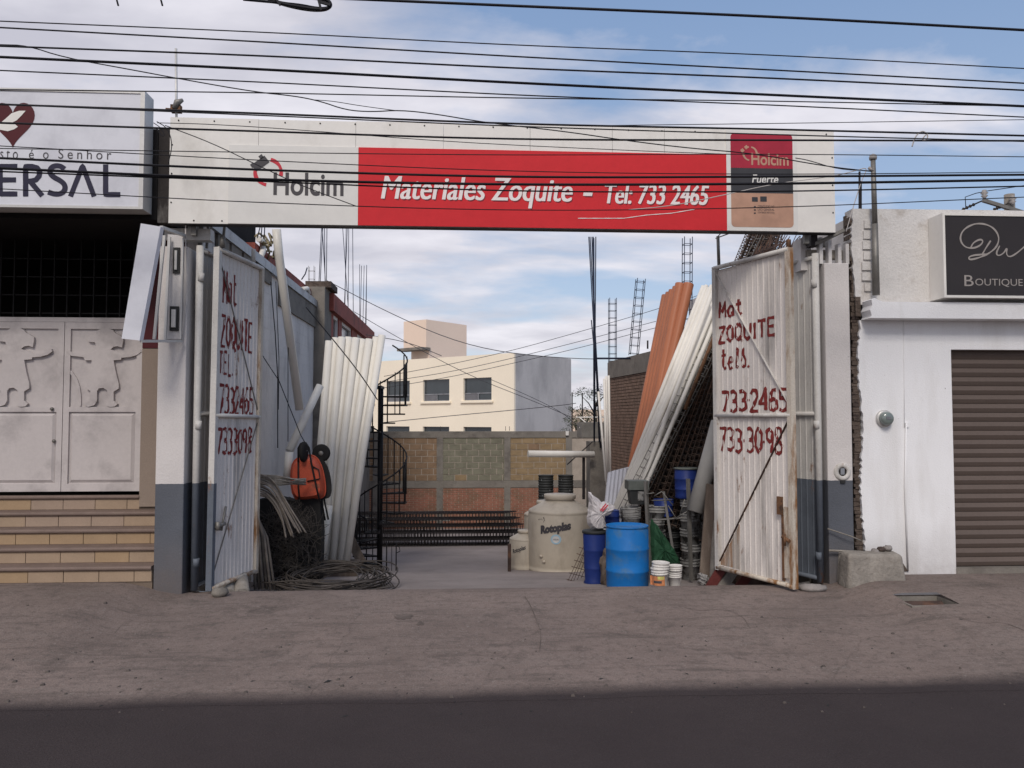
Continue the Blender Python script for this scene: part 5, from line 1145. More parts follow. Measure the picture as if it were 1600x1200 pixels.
b.build('fitting', 'tank', tk)
tank(858, 782, 884, 78, 'beige water tank standing just behind and left of the large one', Y=Yt_ + 1.1)
t3, r3, H3, Y3_ = tank(822, 828, 891, 52, 'small beige water tank at the left of the two big ones, partly hidden', Y=Yt_ + .25)
a3 = atan2(-t3.location.x, t3.location.y + 9.8)
text_mb('Rotoplas', -.95 , -.1, H3 * .55, H3 * .70, 0, bold=.03, xf=wrap(0, r3, 0, 0, .12)).build('lettering', 'text_dark', t3)
b = MB(); p = A(796, 892, 4.7); b.box(p.x - .03, p.x + .03, 4.68, 4.74, T(p.x, 4.7) - .02, A(796, 850, 4.7).z); b.build('short_post', 'steel_rusty') if False else tag(b.build('short_post', 'steel_rusty'), 'short stained post standing left of the small water tank', 'post')

# black tub stacks behind tanks
bk_label = None
def bucket(label, m, r0=.13, r1=.155, h=.37, group=None, handle=True, sq=False, cat='bucket', ml=None, n=24):
    t = local_thing('bucket', label, cat, group)
    MB().lathe([(r0 * .97, 0), (r0, .01), (r0 + (r1 - r0) * .65, h * .68), (r1 * 1.04, h * .69), (r1 * 1.04, h * .715), (r1 * .98, h * .725), (r1, h * .80), (r1 * 1.05, h * .81), (r1 * 1.05, h * .835), (r1, h * .845), (r1, h * .93), (r1 * 1.06, h * .94), (r1 * 1.06, h), (r1 * .98, h), (r1 * .94, h * .95), (.001, h * .94)], n, cap=False).build('shell', m, t)
    if handle:
        pts = [(r1 * 1.06 * cos(rad(a)), r1 * 1.06 * sin(rad(a)) * .45 - r1 * .9 * (1 if True else 0) * sin(rad(a)) * .6, h * .78 - .13 * sin(rad(a))) for a in range(0, 181, 15)]
        MB().tube(pts, .004, 5).build('handle', 'galv', t)
    return t
bk_g = bucket('grey bucket', 'bucket_grey'); bk_w = bucket('white bucket', 'bucket_white'); bk_b = bucket('black bucket', 'bucket_black')
used = set()
def put(pr, loc, label, group=None, sc=1.0, rz=0, tilt=(0, 0)):
    o = pr if pr.name not in used else dup(pr); used.add(pr.name)
    o.location = loc; o.rotation_euler = (tilt[0], tilt[1], rz); o['label'] = label; o.scale = (sc,) * 3
    if group: o['group'] = group
    return o
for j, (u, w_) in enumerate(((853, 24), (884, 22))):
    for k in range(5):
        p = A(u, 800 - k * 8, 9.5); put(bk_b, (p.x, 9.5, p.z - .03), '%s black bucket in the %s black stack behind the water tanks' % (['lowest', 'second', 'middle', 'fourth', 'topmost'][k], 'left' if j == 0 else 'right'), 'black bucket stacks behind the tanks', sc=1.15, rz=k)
    p = A(u, 806, 9.5); b = MB(); b.box(p.x - .25, p.x + .2, 9.3, 9.7, T(p.x, 9.5) - .02, p.z - .03); tag(b.build('concrete_plinth', 'concrete'), 'concrete plinth under the %s black bucket stack' % ('left' if j == 0 else 'right'), 'plinth')
tag(MB().tube([A(825, 709, 5.2), A(928, 710, 5.4)], .062, 16).build('pvc_pipe', 'pvc'), 'thick white pipe held level above the water tanks', 'pipe')
b = MB(); b.bar(A(886, 726, 5.4), A(926, 690, 5.4), .02); b.bar(A(912, 780, 5.45), A(912, 712, 5.45), .05); tag(b.build('pipe_bracket', 'steel_dark'), 'steel bracket carrying the level white pipe', 'bracket')
tag(MB().box(A(922, 700, 5.6).x, A(946, 700, 5.6).x, 5.6, 6.1, -1.0, A(930, 690, 5.6).z).build('concrete_column', 'concrete'), 'tan concrete column beside the thin white upright pipes', 'column')
b = MB(); p = A(905, 678, 14); b.box(p.x, p.x + .9, 13.5, 14.5, p.z - .1, p.z + .35); 
MB2 = b; tag(b.build('roof_tank_frame', 'steel_pale'), 'low grey box with frame beyond the back wall at its right end', 'box')
b = MB(); b.tube([A(900, 652, 13.9), A(945, 652, 13.9)], .02, 6); b.tube([A(905, 652, 13.9), A(925, 668, 13.9)], .02, 6); b.tube([A(905, 668, 13.9), A(945, 668, 13.9)], .02, 6); tag(b.build('white_rail', 'sign_white'), 'thin white rail above the right end of the back wall', 'rail')
for u, v0, v1 in ((894, 674, 613), (910, 674, 614)): tag(rebar(u, v0, u, v1, 15, None, 'steel_dark', .02), '%s thin dark upright post before the tree' % ('left' if u < 900 else 'right'), 'post', 'thin posts before the tree')
# rebar bundle
gR = 'tall dark rebars crossing in front of the sky'
for i, (u0, v0, u1, v1) in enumerate(((928, 690, 927, 370), (929, 690, 931, 370), (938, 700, 920, 370), (940, 700, 922, 370), (936, 690, 925, 370), (929, 690, 928, 372), (943, 700, 924, 500))):
    tag(rebar(u0, v0, u1, v1, 5.5 + .02 * i, None, 'steel_blue', .011), ['leftmost rebar at the foot of the tall crossing bundle', 'tall rebar just right of the straight one in the bundle', 'tall rebar leaning furthest left at its top', 'tall rebar starting furthest right at the bundle foot', 'tall slanting rebar in the middle of the bundle', 'straight upright rebar of the tall bundle', 'shorter rebar ending halfway up the bundle'][i], 'rebar', gR)
tag(rebar(927, 560, 985, 560, 6.5, None, 'steel_blue', .02), 'level steel rod between the tall rebars and the brick wall', 'rod')

# ================================================================== BRICK BUILDING (right)
bbd = thing('brick_building', 'unplastered brown brick building with concrete top beam on the right side of the yard', 'building', (3.8, 8, -1))
P0_ = AD(953, 565, 21.5); zc = P0_.z; P1_ = AD(1118, 521, 14.7); dirv = V((P1_.x - P0_.x, P1_.y - P0_.y, 0)).normalized(); nrm = V((dirv.y, -dirv.x, 0))
if nrm.x > 0: nrm = -nrm
Lb = (V((P1_.x, P1_.y, 0)) - V((P0_.x, P0_.y, 0))).length + 3.5
def LP(s, d, z): return V((P0_.x, P0_.y, 0)) + dirv * s - nrm * d + V((0, 0, z))
def lbox(b, s0, s1, d0, d1, z0, z1): b.hexa([LP(s0, d0, z0), LP(s1, d0, z0), LP(s1, d1, z0), LP(s0, d1, z0)], [LP(s0, d0, z1), LP(s1, d0, z1), LP(s1, d1, z1), LP(s0, d1, z1)])
b = MB(); lbox(b, 0, Lb, .03, 4, -1.6, zc - .45); b.build('wall_core', 'brick_edge', bbd)
b = MB()
for (a, c, q0, q1, pr) in bricks(0, Lb, -1.4, zc - .46, .24, .065, .013, rnd=rnd): lbox(b, a, c, .0 + rnd.uniform(0, .008), .035, q0, q1)
o = b.build('brickwork', 'brick_brown', bbd); o['kind'] = 'stuff'
b = MB(); lbox(b, -.03, Lb, -.02, 4.02, zc - .45, zc); b.build('top_beam', 'concrete', bbd)
b = MB(); lbox(b, -.2, -.031, -.01, 2, -1.6, zc - .02); b.build('corner_column', 'concrete', bbd)
b = MB(); x = -.4
p = A(953, 600, 11.7)
cage_at(957, 600, 957, 466, 12.2, 'left one of three thin rebar cages standing on the brick building, upright', w_=.19)
cage_at(990, 555, 1001, 436, 9.8, 'middle rebar cage on the brick building, slightly tilted right', w_=.20)
cage_at(1073, 560, 1074, 371, 6.9, 'right and tallest rebar cage on the brick building behind the orange pipes', w_=.17)
# antenna-like bits on the wall
tag(rebar(1012, 545, 1012, 532, 8.0, None, 'steel_dark', .02), 'small valve stub on top of the brick wall', 'valve')

# orange pipes
gO = 'orange pipes leaning on the right wall'
oT = [(1040, 462), (1046, 458), (1051, 454), (1057, 449), (1063, 444), (1076, 444)]; oB = [(986, 735), (991, 735), (996, 735), (1001, 735), (1006, 735), (1010, 735)]
oL_ = ['leftmost orange pipe of the leaning bundle, lowest top', 'second orange pipe from the left in the leaning bundle', 'third orange pipe from the left in the leaning bundle', 'fourth orange pipe from the left in the leaning bundle', 'fifth orange pipe from the left, with open round top', 'rightmost orange pipe, tilted across the rebar cage']
for i in range(6):
    Yp = 4.4 - .08 * i; p = A(*oB[i], Yp); q = A(*oT[i], Yp + .6); d_ = (p - q).normalized(); p = p + d_ * .35
    r_ = .075 if i < 4 else .095; b = MB(); b.cur = 0; b.tube([p, q], r_, 18, cap=False); o = b.build('orange_pipe', 'pvc_orange'); tag(o, oL_[i], 'pipe', gO)
    q2 = MB(); q2.lathe([(r_ * .97, 0), (.001, -.02)], 18, cap=False); 
# white thin pipes right
gP = 'slim white pipes leaning on the right wall'
r = random.Random(21)
tp = [(1099, 447), (1104, 446), (1108, 450), (1112, 446), (1117, 448), (1122, 455), (1127, 462), (1130, 470), (1120, 470), (1132, 490), (1112, 460), (1126, 480)]
for i, (u, v) in enumerate(tp):
    Yp = 3.5 - .05 * i; p = A(958 + i * 3.0, 800, Yp); q = A(u, v, Yp + .5); b = MB(); b.tube([p, (p + q) / 2 + V((r.uniform(-.03, .03), 0, -.05)), q], .037, 10); tag(b.build('pvc_pipe', 'pvc'), 'slim white pipe, number %s from the left in the bundle leaning beside the orange pipes' % ['one', 'two', 'three', 'four', 'five', 'six', 'seven', 'eight', 'nine', 'ten', 'eleven', 'twelve'][i], 'pipe', gP)
# leaning stack of rebar cages and meshes
gM = 'dark rebar cages leaning behind the right gate'
pc = make_cage(6.0, 'x', 'steel_pale', .11, .15, .005, gM); 
r = random.Random(31)
tops_ = []
pm_ = [make_cage(6.0, 'x', m_, .13, .12, .006, gM) for m_ in ('lattice', 'steel_dark', 'lattice')]
def putcage(o, p, q, label, roll): aim(o, p, q, roll); o['label'] = label
putcage(pc, A(966, 812, 3.1), A(966, 812, 3.1) + (A(1118, 512, 3.5) - A(966, 812, 3.1)).normalized() * 6, 'palest rebar cage at the front edge of the leaning stack, rungs visible', .3)
o = dup(pc); putcage(o, A(982, 815, 2.95), A(982, 815, 2.95) + (A(1128, 520, 3.4) - A(982, 815, 2.95)).normalized() * 6, 'second pale rebar cage next to the front edge of the leaning stack', .7)
for i in range(22):
    src = pm_[i % 3]; o = src if i < 3 else dup(src); f = (i // 2) / 10
    u0 = 985 + f * 95; Yc = 3.15 + (i % 2) * .18 - f * .5; p = A(u0, 825, Yc); q = A(1100 + f * 62, 545 + 0 * f, Yc + .5)
    putcage(o, p, p + (q - p).normalized() * (4.3 if i % 2 else 4.0), '%s rusty rebar cage %s of the leaning stack' % (['front', 'rear'][i % 2], ['at the left edge', 'second from left', 'third from left', 'fourth from left', 'fifth from left', 'at the middle', 'fifth from right', 'fourth from right', 'third from right', 'second from right', 'at the right edge'][i // 2]), r.uniform(0, 1.5))
# dark backing: stacked steel roof decks lean behind them
b = MB(); p = A(1000, 830, 3.6); q = A(1116, 530, 4.0); b.bar(p + V((.25, 0, 0)), q + V((.35, 0, 0)), .9, .10, up=V((0, 1, 0))) if False else b.hexa([A(985, 835, 3.5), A(1118, 835, 3.5), A(1118, 835, 3.7), A(985, 835, 3.7)], [A(1104, 552, 3.9), A(1170, 552, 3.9), A(1170, 552, 4.1), A(1104, 552, 4.1)]); tag(b.build('steel_sheet_stack', 'lattice'), 'dark stack of steel sheets behind the leaning rebar cages', 'steel sheets')
b = MB(); b.hexa([A(1060, 835, 2.3), A(1122, 835, 2.3), A(1122, 835, 2.4), A(1060, 835, 2.4)], [A(1100, 560, 2.7), A(1132, 560, 2.7), A(1132, 560, 2.8), A(1100, 560, 2.8)]); 
tag(MB().tube([A(1086, 800, 2.0), A(1124, 660, 2.1)], .125, 18).build('large_pipe', 'pvc_grey'), 'large pale grey pipe leaning beside the edge of the right gate', 'pipe')
tag(MB().tube([A(1070, 640, 3.0), A(1118, 520, 3.0)], .03, 8).build('rusty_tube', 'rust'), 'thin rusty tube lying over the leaning cages', 'tube')
# white uprights
gU = 'thin white upright pipes near the tan column'
for i, (u0, v0, u1, v1) in enumerate(((947, 740, 935, 612), (948, 745, 944, 592), (950, 745, 947, 588), (954, 745, 951, 587), (952, 742, 949, 590))):
    tag(MB().tube([A(u0, v0 + 12, 4.5 + .05 * i), A(u1, v1, 4.8 + .05 * i)], .022, 8).build('pvc_pipe', 'pvc'), ('thin white upright pipe leaning left of the others by the tan column' if i == 0 else '%s thin white upright pipe by the tan column' % ['', 'second', 'third', 'rightmost', 'fourth'][i]), 'pipe', gU)
# corrugated roofing sheets
for i in range(4):
    Yp = 3.9 + .05 * i; p = A(940 + i * 3, 800, Yp); q = A(978 + i * 3, 730 - i, Yp); b = MB(); n = 24; vs = []
    for z_, sh_ in ((p.z - .3, 0), (q.z, .14)):
        for k in range(n + 1): vs.append((p.x + (q.x - p.x) * k / n * .95 + sh_, Yp + .012 * sin(k * 1.57) + (.15 if sh_ else 0), z_ - (.1 * (1 - k / n) if sh_ else 0)))
    b.add(vs, [(k, k + 1, n + 2 + k, n + 1 + k) for k in range(n)]); o = b.build('roofing_sheet', 'lightbox'); tag(o, '%s white corrugated roofing sheet leaning below the slim white pipes' % ['front', 'second', 'third', 'rear'][i], 'roofing sheet', 'white roofing sheets'); m_ = o.modifiers.new('thick', 'SOLIDIFY'); m_.thickness = .004

# ================================================================== DRUMS, BUCKETS
def drum(u, vt, vb, wpx, Y, label, m, taper=0, z0=None, lid=None, nm='plastic_drum', ribs=True):
    x = A(u, vb, Y).x; z0 = T(x, Y) if z0 is None else z0; H = A(u, vt, Y).z - z0; r_ = wpx / 2 / F * (Y + 9.8)
    t = thing(nm, label, 'drum', (x, Y, z0)); t['_o'] = (0, 0, 0); g = .018 * r_ / .29
    pr = [(r_ * .90, 0), (r_ * .95, .015), (r_ * (.97 - taper), .05)]
    for f in (.30, .64):
        pr += [(r_ * (.99 - taper * (1 - f)), H * (f - .015)), (r_ * (1.01 - taper * (1 - f)) + g * .15, H * f), (r_ * (.99 - taper * (1 - f)), H * (f + .015))]
    pr += [(r_ * .985, H * .93), (r_ * .95, H * .955), (r_ * .95, H * .97), (r_ * .985, H * .975), (r_ * .985, H), (r_ * .94, H), (r_ * .93, H * .975), (.001, H * .97)]
    MB().lathe(pr, 40, cap=False).build('drum_body', m, t)
    if lid: MB().lathe([(r_ * .99, H * .955), (r_ * 1.07, H * .96), (r_ * 1.07, H * 1.0), (r_ * .98, H * 1.01), (.001, H * 1.012)], 32, cap=False).build('rim_lid', lid, t)
    return t, r_, H
drum(980.5, 820, 921, 67, 1.32, 'big bright blue plastic drum standing at the front of the pile', 'drum_blue')
drum(929, 829, 911, 36, 2.2, 'narrow dark blue barrel with black lid left of the big blue drum', 'drum_navy', taper=.14, lid='bucket_black')
drum(1072, 731, 778, 36, 2.6, 'small dark blue barrel perched on top of the bucket stack', 'drum_navy', z0=A(1072, 778, 2.6).z, taper=.05, lid='bin_rim')
drum(953, 797, 822, 30, 2.6, 'small navy drum lying low behind the white sack', 'drum_navy', z0=A(953, 822, 2.6).z)
drum(1037, 780, 806, 32, 2.8, 'short navy drum behind the steel posts', 'drum_navy', z0=A(1037, 806, 2.8).z, taper=.2)
def stack(u, vtop, vbot, wpx, Y, n_, pr, what, group, ground=False):
    sc = wpx / F * (Y + 9.8) / .328; zt_ = A(u, vtop, Y).z; zb_ = A(u, vbot, Y).z if not ground else T(A(u, vbot, Y).x, Y)
    h = .37 * sc; st_ = (zt_ - h - zb_) / max(1, n_ - 1)
    for k in range(n_):
        nm_ = 'topmost' if k == n_ - 1 else ('lowest' if k == 0 else ['', 'second from bottom', 'third from bottom', 'fourth from bottom', 'fifth from bottom', 'sixth from bottom'][k])
        put(pr, (A(u, vtop, Y).x + random.uniform(-.006, .006), Y, zb_ + st_ * k), ('%s %s' % (nm_, what)) if n_ > 1 else what, group, sc, rz=random.uniform(-2, 2) + pi, tilt=(random.uniform(-.04, .04), random.uniform(-.05, .05)))
stack(1031, 878, 921, 28, .95, 2, bk_w, 'of two white buckets with orange label right of the big blue drum', 'white bucket stacks at the front', True)
stack(1055, 883, 921, 22, 1.05, 2, bk_w, 'of two plain white buckets in the smaller front stack', 'white bucket stacks at the front', True)
stack(986, 792, 835, 33, 2.5, 3, bk_g, 'of the grey buckets behind the big blue drum', 'grey bucket stack behind the blue drum')
stack(1024, 790, 900, 30, 2.7, 5, bk_g, 'of the grey buckets between the steel posts', 'grey bucket stack between the posts')
stack(1078, 779, 908, 32, 2.6, 5, bk_g, 'of the grey buckets under the small dark blue barrel', 'grey bucket stack under the small barrel')
stack(1097, 784, 905, 24, 2.9, 4, bk_g, 'of the grey buckets in the column behind the brown board', 'grey bucket column behind the board')
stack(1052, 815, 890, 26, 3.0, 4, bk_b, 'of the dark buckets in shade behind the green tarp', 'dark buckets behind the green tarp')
# label on white bucket
Yl = .95 - .17; p = A(1019, 917, Yl); q = A(1041, 898, Yl)
def curved(x0, x1, z0, z1, cx_, cy_, r_, name, m, par=None):
    b = MB(); n = 8; vs = []
    for z in (z0, z1):
        for i in range(n + 1):
            x = x0 + (x1 - x0) * i / n; dx_ = x - cx_; vs.append((x, cy_ - math.sqrt(max(r_ * r_ - dx_ * dx_, 0)) - .003, z))
    b.add(vs, [(i, i + 1, n + 2 + i, n + 1 + i) for i in range(n)]); return b.build(name, m, par)
bx_ = A(1031, 900, .95).x; sc_ = 28 / F * 10.75 / .328
top_b = [o for o in S.objects if o.get('label', '').startswith('lowest of two white buckets with orange')][0]
def lab(u0, v0, u1, v1, m):
    p = A(u0, v1, Yl); q = A(u1, v0, Yl); L_ = top_b.location; inv = Matrix.Translation(L_) @ Matrix.Rotation(top_b.rotation_euler.z, 4, 'Z') @ Matrix.Diagonal((sc_, sc_, sc_, 1)); inv = inv.inverted()
    b = MB(); n = 8; vs = []; r_ = .152 * sc_
    for z in (p.z, q.z):
        for i in range(n + 1):
            x = p.x + (q.x - p.x) * i / n; dx_ = x - L_.x; vs.append(inv @ V((x, L_.y - math.sqrt(max(r_ * r_ - dx_ * dx_, 0)) - (.003 if m == 'lab_orange' else .0045), z)))
    b.add(vs, [(i, i + 1, n + 2 + i, n + 1 + i) for i in range(n)]); b.build('paper_label', m, top_b)
for a in ((1021, 902, 1041, 917, 'lab_orange'), (1030, 902, 1040, 907, 'lab_yellow'), (1025, 909, 1036, 913, 'text_dark')): lab(*a)
# black square bucket
p = A(995, 787, 2.5); t = thing('black_bin', 'square black bin with grey paper label on top of the grey buckets', 'bin', (p.x, 2.5, p.z))
h = A(995, 751, 2.5).z - p.z; a = .105; c_ = .145
b = MB(); b.hexa([(p.x - a, 2.5 - a, p.z), (p.x + a, 2.5 - a, p.z), (p.x + a, 2.5 + a, p.z), (p.x - a, 2.5 + a, p.z)], [(p.x - c_, 2.5 - c_, p.z + h), (p.x + c_, 2.5 - c_, p.z + h), (p.x + c_, 2.5 + c_, p.z + h), (p.x - c_, 2.5 + c_, p.z + h)]); b.build('bin_body', 'bucket_black', t)
b = MB(); b.box(p.x - c_ - .012, p.x + c_ + .012, 2.5 - c_ - .012, 2.5 + c_ + .012, p.z + h - .13, p.z + h + .006); b.build('bin_rim', 'bin_rim', t)
b = MB(); b.hexa([(p.x - .01, 2.5 - .122, p.z + .06), (p.x + .08, 2.5 - .122, p.z + .06), (p.x + .08, 2.5 - .118, p.z + .06), (p.x - .01, 2.5 - .118, p.z + .06)], [(p.x - .01, 2.5 - .137, p.z + .2), (p.x + .08, 2.5 - .137, p.z + .2), (p.x + .08, 2.5 - .12, p.z + .2), (p.x - .01, 2.5 - .12, p.z + .2)]); b.build('paper_label', 'bucket_grey', t)
# white sack
def blob(poly, y0, y1, name, m, bul=.08, seed=1, amp=.012):
    r = random.Random(seed); n = len(poly); cxx = sum(p[0] for p in poly) / n; czz = sum(p[1] for p in poly) / n; ym = (y0 + y1) / 2; b = MB(); rings = []
    for f, yy_ in ((.0, y0 - bul), (.45, y0 - bul * .8), (.8, y0 - bul * .2), (1.0, ym), (.8, y1), (0, y1 + .02)):
        rings.append([V((cxx + (x - cxx) * f + r.uniform(-amp, amp), yy_ + r.uniform(-amp, amp) * 1.5, czz + (z - czz) * f + r.uniform(-amp, amp))) for x, z in poly])
    vs = [v_ for rg in rings for v_ in rg]; b.add(vs, [(i * n + j, (i + 1) * n + j, (i + 1) * n + (j + 1) % n, i * n + (j + 1) % n)[::-1] for i in range(len(rings) - 1) for j in range(n)], False)
    return b.build(name, m)
def dens(poly, k=3):
    o = []
    for a, c in zip(poly, poly[1:] + poly[:1]): o += [(a[0] + (c[0] - a[0]) * i / k, a[1] + (c[1] - a[1]) * i / k) for i in range(k)]
    return o
pl_ = [(920, 768), (929, 776), (940, 784), (952, 786), (961, 792), (956, 801), (946, 806), (944, 818), (948, 826), (938, 829), (926, 829), (918, 818), (918, 803), (920, 790)]
sk = tag(blob(dens([(A(u, v, 2.2).x, A(u, v, 2.2).z) for u, v in pl_]), 2.1, 2.35, 'white_sack', 'sack', .07, 3), 'crumpled white sack with red stripes slumped on the dark blue barrel', 'sack')
for (u0, v0, u1, v1) in ((938, 798, 947, 787), (941, 799, 950, 789)):
    b = MB(); b.bar(A(u0, v0, 2.0), A(u1, v1, 2.0), .018, .004, up=V((0, 1, 0))); ob = b.build('red_stripe', 'logo_red', sk)
pl_ = [(1018, 812), (1024, 816), (1034, 832), (1050, 852), (1062, 872), (1064, 884), (1050, 888), (1030, 887), (1018, 884), (1016, 850)]
tag(blob(dens([(A(u, v, 2.1).x, A(u, v, 2.1).z) for u, v in pl_]), 2.05, 2.25, 'green_tarpaulin', 'tarp_green', .05, 8, .014), 'dark green tarpaulin draped between the steel posts', 'tarp')
pl_ = [(1090, 902), (1094, 896), (1100, 897), (1105, 899), (1107, 905), (1104, 913), (1098, 915), (1092, 911)]
tag(blob(dens([(A(u, v, 1.2).x, A(u, v, 1.2).z) for u, v in pl_]), 1.15, 1.3, 'plastic_bag', 'plastic', .04, 9, .02), 'crumpled clear plastic bag on the ground left of the right gate', 'bag')
pl_ = [(938, 880), (944, 862), (950, 850), (956, 862), (960, 890), (958, 921), (946, 922), (940, 912)]
tag(blob(dens([(A(u, v, 1.9).x, A(u, v, 1.9).z) for u, v in pl_]), 1.85, 2.05, 'brown_sack', 'wood', .03, 19, .014), 'dusty brown sack squeezed between the two front drums', 'sack')
# steel posts
gS = 'steel frame posts among the buckets'
fr = thing('post_frame', 'leaning grey steel tube frame standing among the buckets', 'frame', tuple(A(1040, 900, 2.2)))
for (u0, v0, u1, v1, w_) in ((1009, 752, 1016, 900, .045), (1037, 768, 1052, 862, .035), (1075, 748, 1080, 908, .045), (1030, 812, 1072, 808, .02)):
    b = MB(); b.bar(A(u0, v0, 2.15), A(u1, v1, 2.1), w_); b.build('tube', 'steel_pale', fr)
b = MB()
for (u0, v0, u1, v1) in ((1058, 808, 1076, 798), (1062, 805, 1070, 780), (1018, 782, 1050, 781), (1022, 775, 1034, 768), (1034, 768, 1052, 790), (1044, 790, 1058, 812), (1010, 772, 1022, 770)): b.tube([A(u0, v0, 2.1), A(u1, v1, 2.05)], .008, 5)
b.build('bent_rods', 'steel_pale', fr)
# boards and dark beams near the right gate
b = MB(); b.bar(A(1100, 914, 1.6), A(1112, 757, 1.9), .16, .03, up=V((0, 1, 0))); tag(b.build('board', 'wood'), 'weathered brown board leaning beside the right gate', 'board')
b = MB(); b.bar(A(1112, 905, 1.5), A(1120, 757, 2.0), .05, .05, up=V((0, 1, 0))); tag(b.build('timber', 'concrete_pale'), 'narrow pale timber leaning at the edge of the right gate', 'timber')
for i, (u0, v0, u1, v1, Yq_) in enumerate(((1108, 920, 1140, 868, .9), (1126, 920, 1158, 878, .95), (1150, 924, 1176, 890, 1.0))):
    b = MB(); b.bar(A(u0, v0, Yq_), A(u1, v1, Yq_ + .3), .13, .03, up=V((0, 1, 0))); tag(b.build('steel_beam', 'maroon_steel' if i != 1 else 'concrete'), ['dark red steel beam leaning low, nearest the plastic bag', 'grey strip between the two dark red beams', 'dark red beam under the right gate leaf'][i], 'beam')
# dark mass of lumber behind right gate (seen under it)
b = MB(); b.hexa([(3.95, 1.2, -.5), (4.4, 1.2, -.5), (4.4, 3.4, -.6), (3.95, 3.4, -.6)], [(3.95, 1.3, .75), (4.4, 1.3, .9), (4.4, 3.4, .9), (3.95, 3.4, .75)]); tag(b.build('stacked_panels', 'steel_rusty'), 'dark stacked panels behind the right gate leaf', 'panels')
# wire mesh by the tank
b = MB(); r = random.Random(2)
for i in range(7): b.tube([A(884 + i * 6, 915 - i * 3, 2.6), A(912 + i * 4.5, 850 + r.uniform(-6, 4), 3.0)], .005, 4)
for i in range(6): b.tube([A(885 + i * 4, 905 - i * 10, 2.65), A(925 + i * 2, 915 - i * 10, 2.65)], .005, 4)
tag(b.build('wire_mesh', 'steel_rusty'), 'scrap of rusty wire mesh leaning beside the large water tank', 'mesh')
# right yard side wall and rebar scrap over it
b = MB(); b.box(4.55, 4.75, .6, 8, -1.0, 3.0); tag(b.build('side_wall', 'concrete'), 'rough grey wall along the right side of the yard behind the gate', 'wall')
b = MB(); r = random.Random(17)
for i in range(60):
    u = r.uniform(1180, 1255); v = 400 + r.uniform(-12, 8) - max(0, (u - 1180)) * .12; Yq_ = r.uniform(2.4, 3.4); g = r.uniform(.3, 1.2); p = A(u, v, Yq_); l_ = r.uniform(.15, .3); b.tube([p - V((cos(g), 0, sin(g))) * l_, p + V((cos(g) * .8, .05, sin(g))) * l_], .007, 4)
o = b.build('rebar_scrap', 'steel_rusty'); o['kind'] = 'stuff'; tag(o, 'bristling heap of thin rebar scrap behind the right gate top', 'rebar')
b = MB(); b.box(4.3, 5.1, 2.2, 3.6, 3.0, 3.95); tag(b.build('storage_shed_roof', 'concrete'), 'concrete slab carrying the rebar scrap behind the right gate', 'slab') 

# ================================================================== CREAM BUILDING BEYOND
def camxy(u, d): p = CAM + RT * (u * d) + V((sin(TH), cos(TH), 0)) * d; return V((p.x, p.y, 0))
Ac = camxy(.0024, 45); Bc = camxy(-.16, 51.4) ; Cc = camxy(.071, 49.7)
eL = (Bc - Ac); lL = eL.length; eL.normalize(); eR = (Cc - Ac); lR = eR.length; eR = V((-eL.y, eL.x, 0)) ; 
if eR.dot(Cc - Ac) < 0: eR = -eR
nL = -eR; nR = -eL
zTc = AD(803, 551, 45.0).z
cb = thing('cream_building', 'cream two-storey building with bare grey side wall beyond the back wall', 'building', (Ac.x, Ac.y, -1.8))
def FP(s, d, z): return Ac + eL * s + eR * d + V((0, 0, z))
def fbox(b, s0, s1, d0, d1, z0, z1): b.hexa([FP(s0, d0, z0), FP(s1, d0, z0), FP(s1, d1, z0), FP(s0, d1, z0)], [FP(s0, d0, z1), FP(s1, d0, z1), FP(s1, d1, z1), FP(s0, d1, z1)]); return b
def on_face(px, py):   # -> s, z on the cream face
    d = ray(px, py); n_ = nL; t = (Ac - CAM).dot(n_) / d.dot(n_); p = CAM + d * t; return (p - Ac).dot(eL), p.z
LL = 15.0
wins = [((724, 590), (768, 625)), ((661, 594), (702, 627)), ((604, 597), (640, 627))]
W2 = []
for (a, c) in wins:
    s1, zt_ = on_face(a[0], (a[1] + 0)); s0, zb_ = on_face(c[0], c[1]); W2.append((s0, s1, zb_, zt_))
zt_ = sum(w_[3] for w_ in W2) / 3; zb_ = sum(w_[2] for w_ in W2) / 3
W2 = [(s0, s1) for s0, s1, _, _ in W2]; stp = W2[1][0] - W2[0][0]; W2.append((W2[2][0] + stp, W2[2][1] + stp))
zl1_ = zb_ - 1.55; zl0_ = zl1_ - (zt_ - zb_)
rows = [(zb_, zt_), (zl0_, zl1_)]
seg = [-1.0]
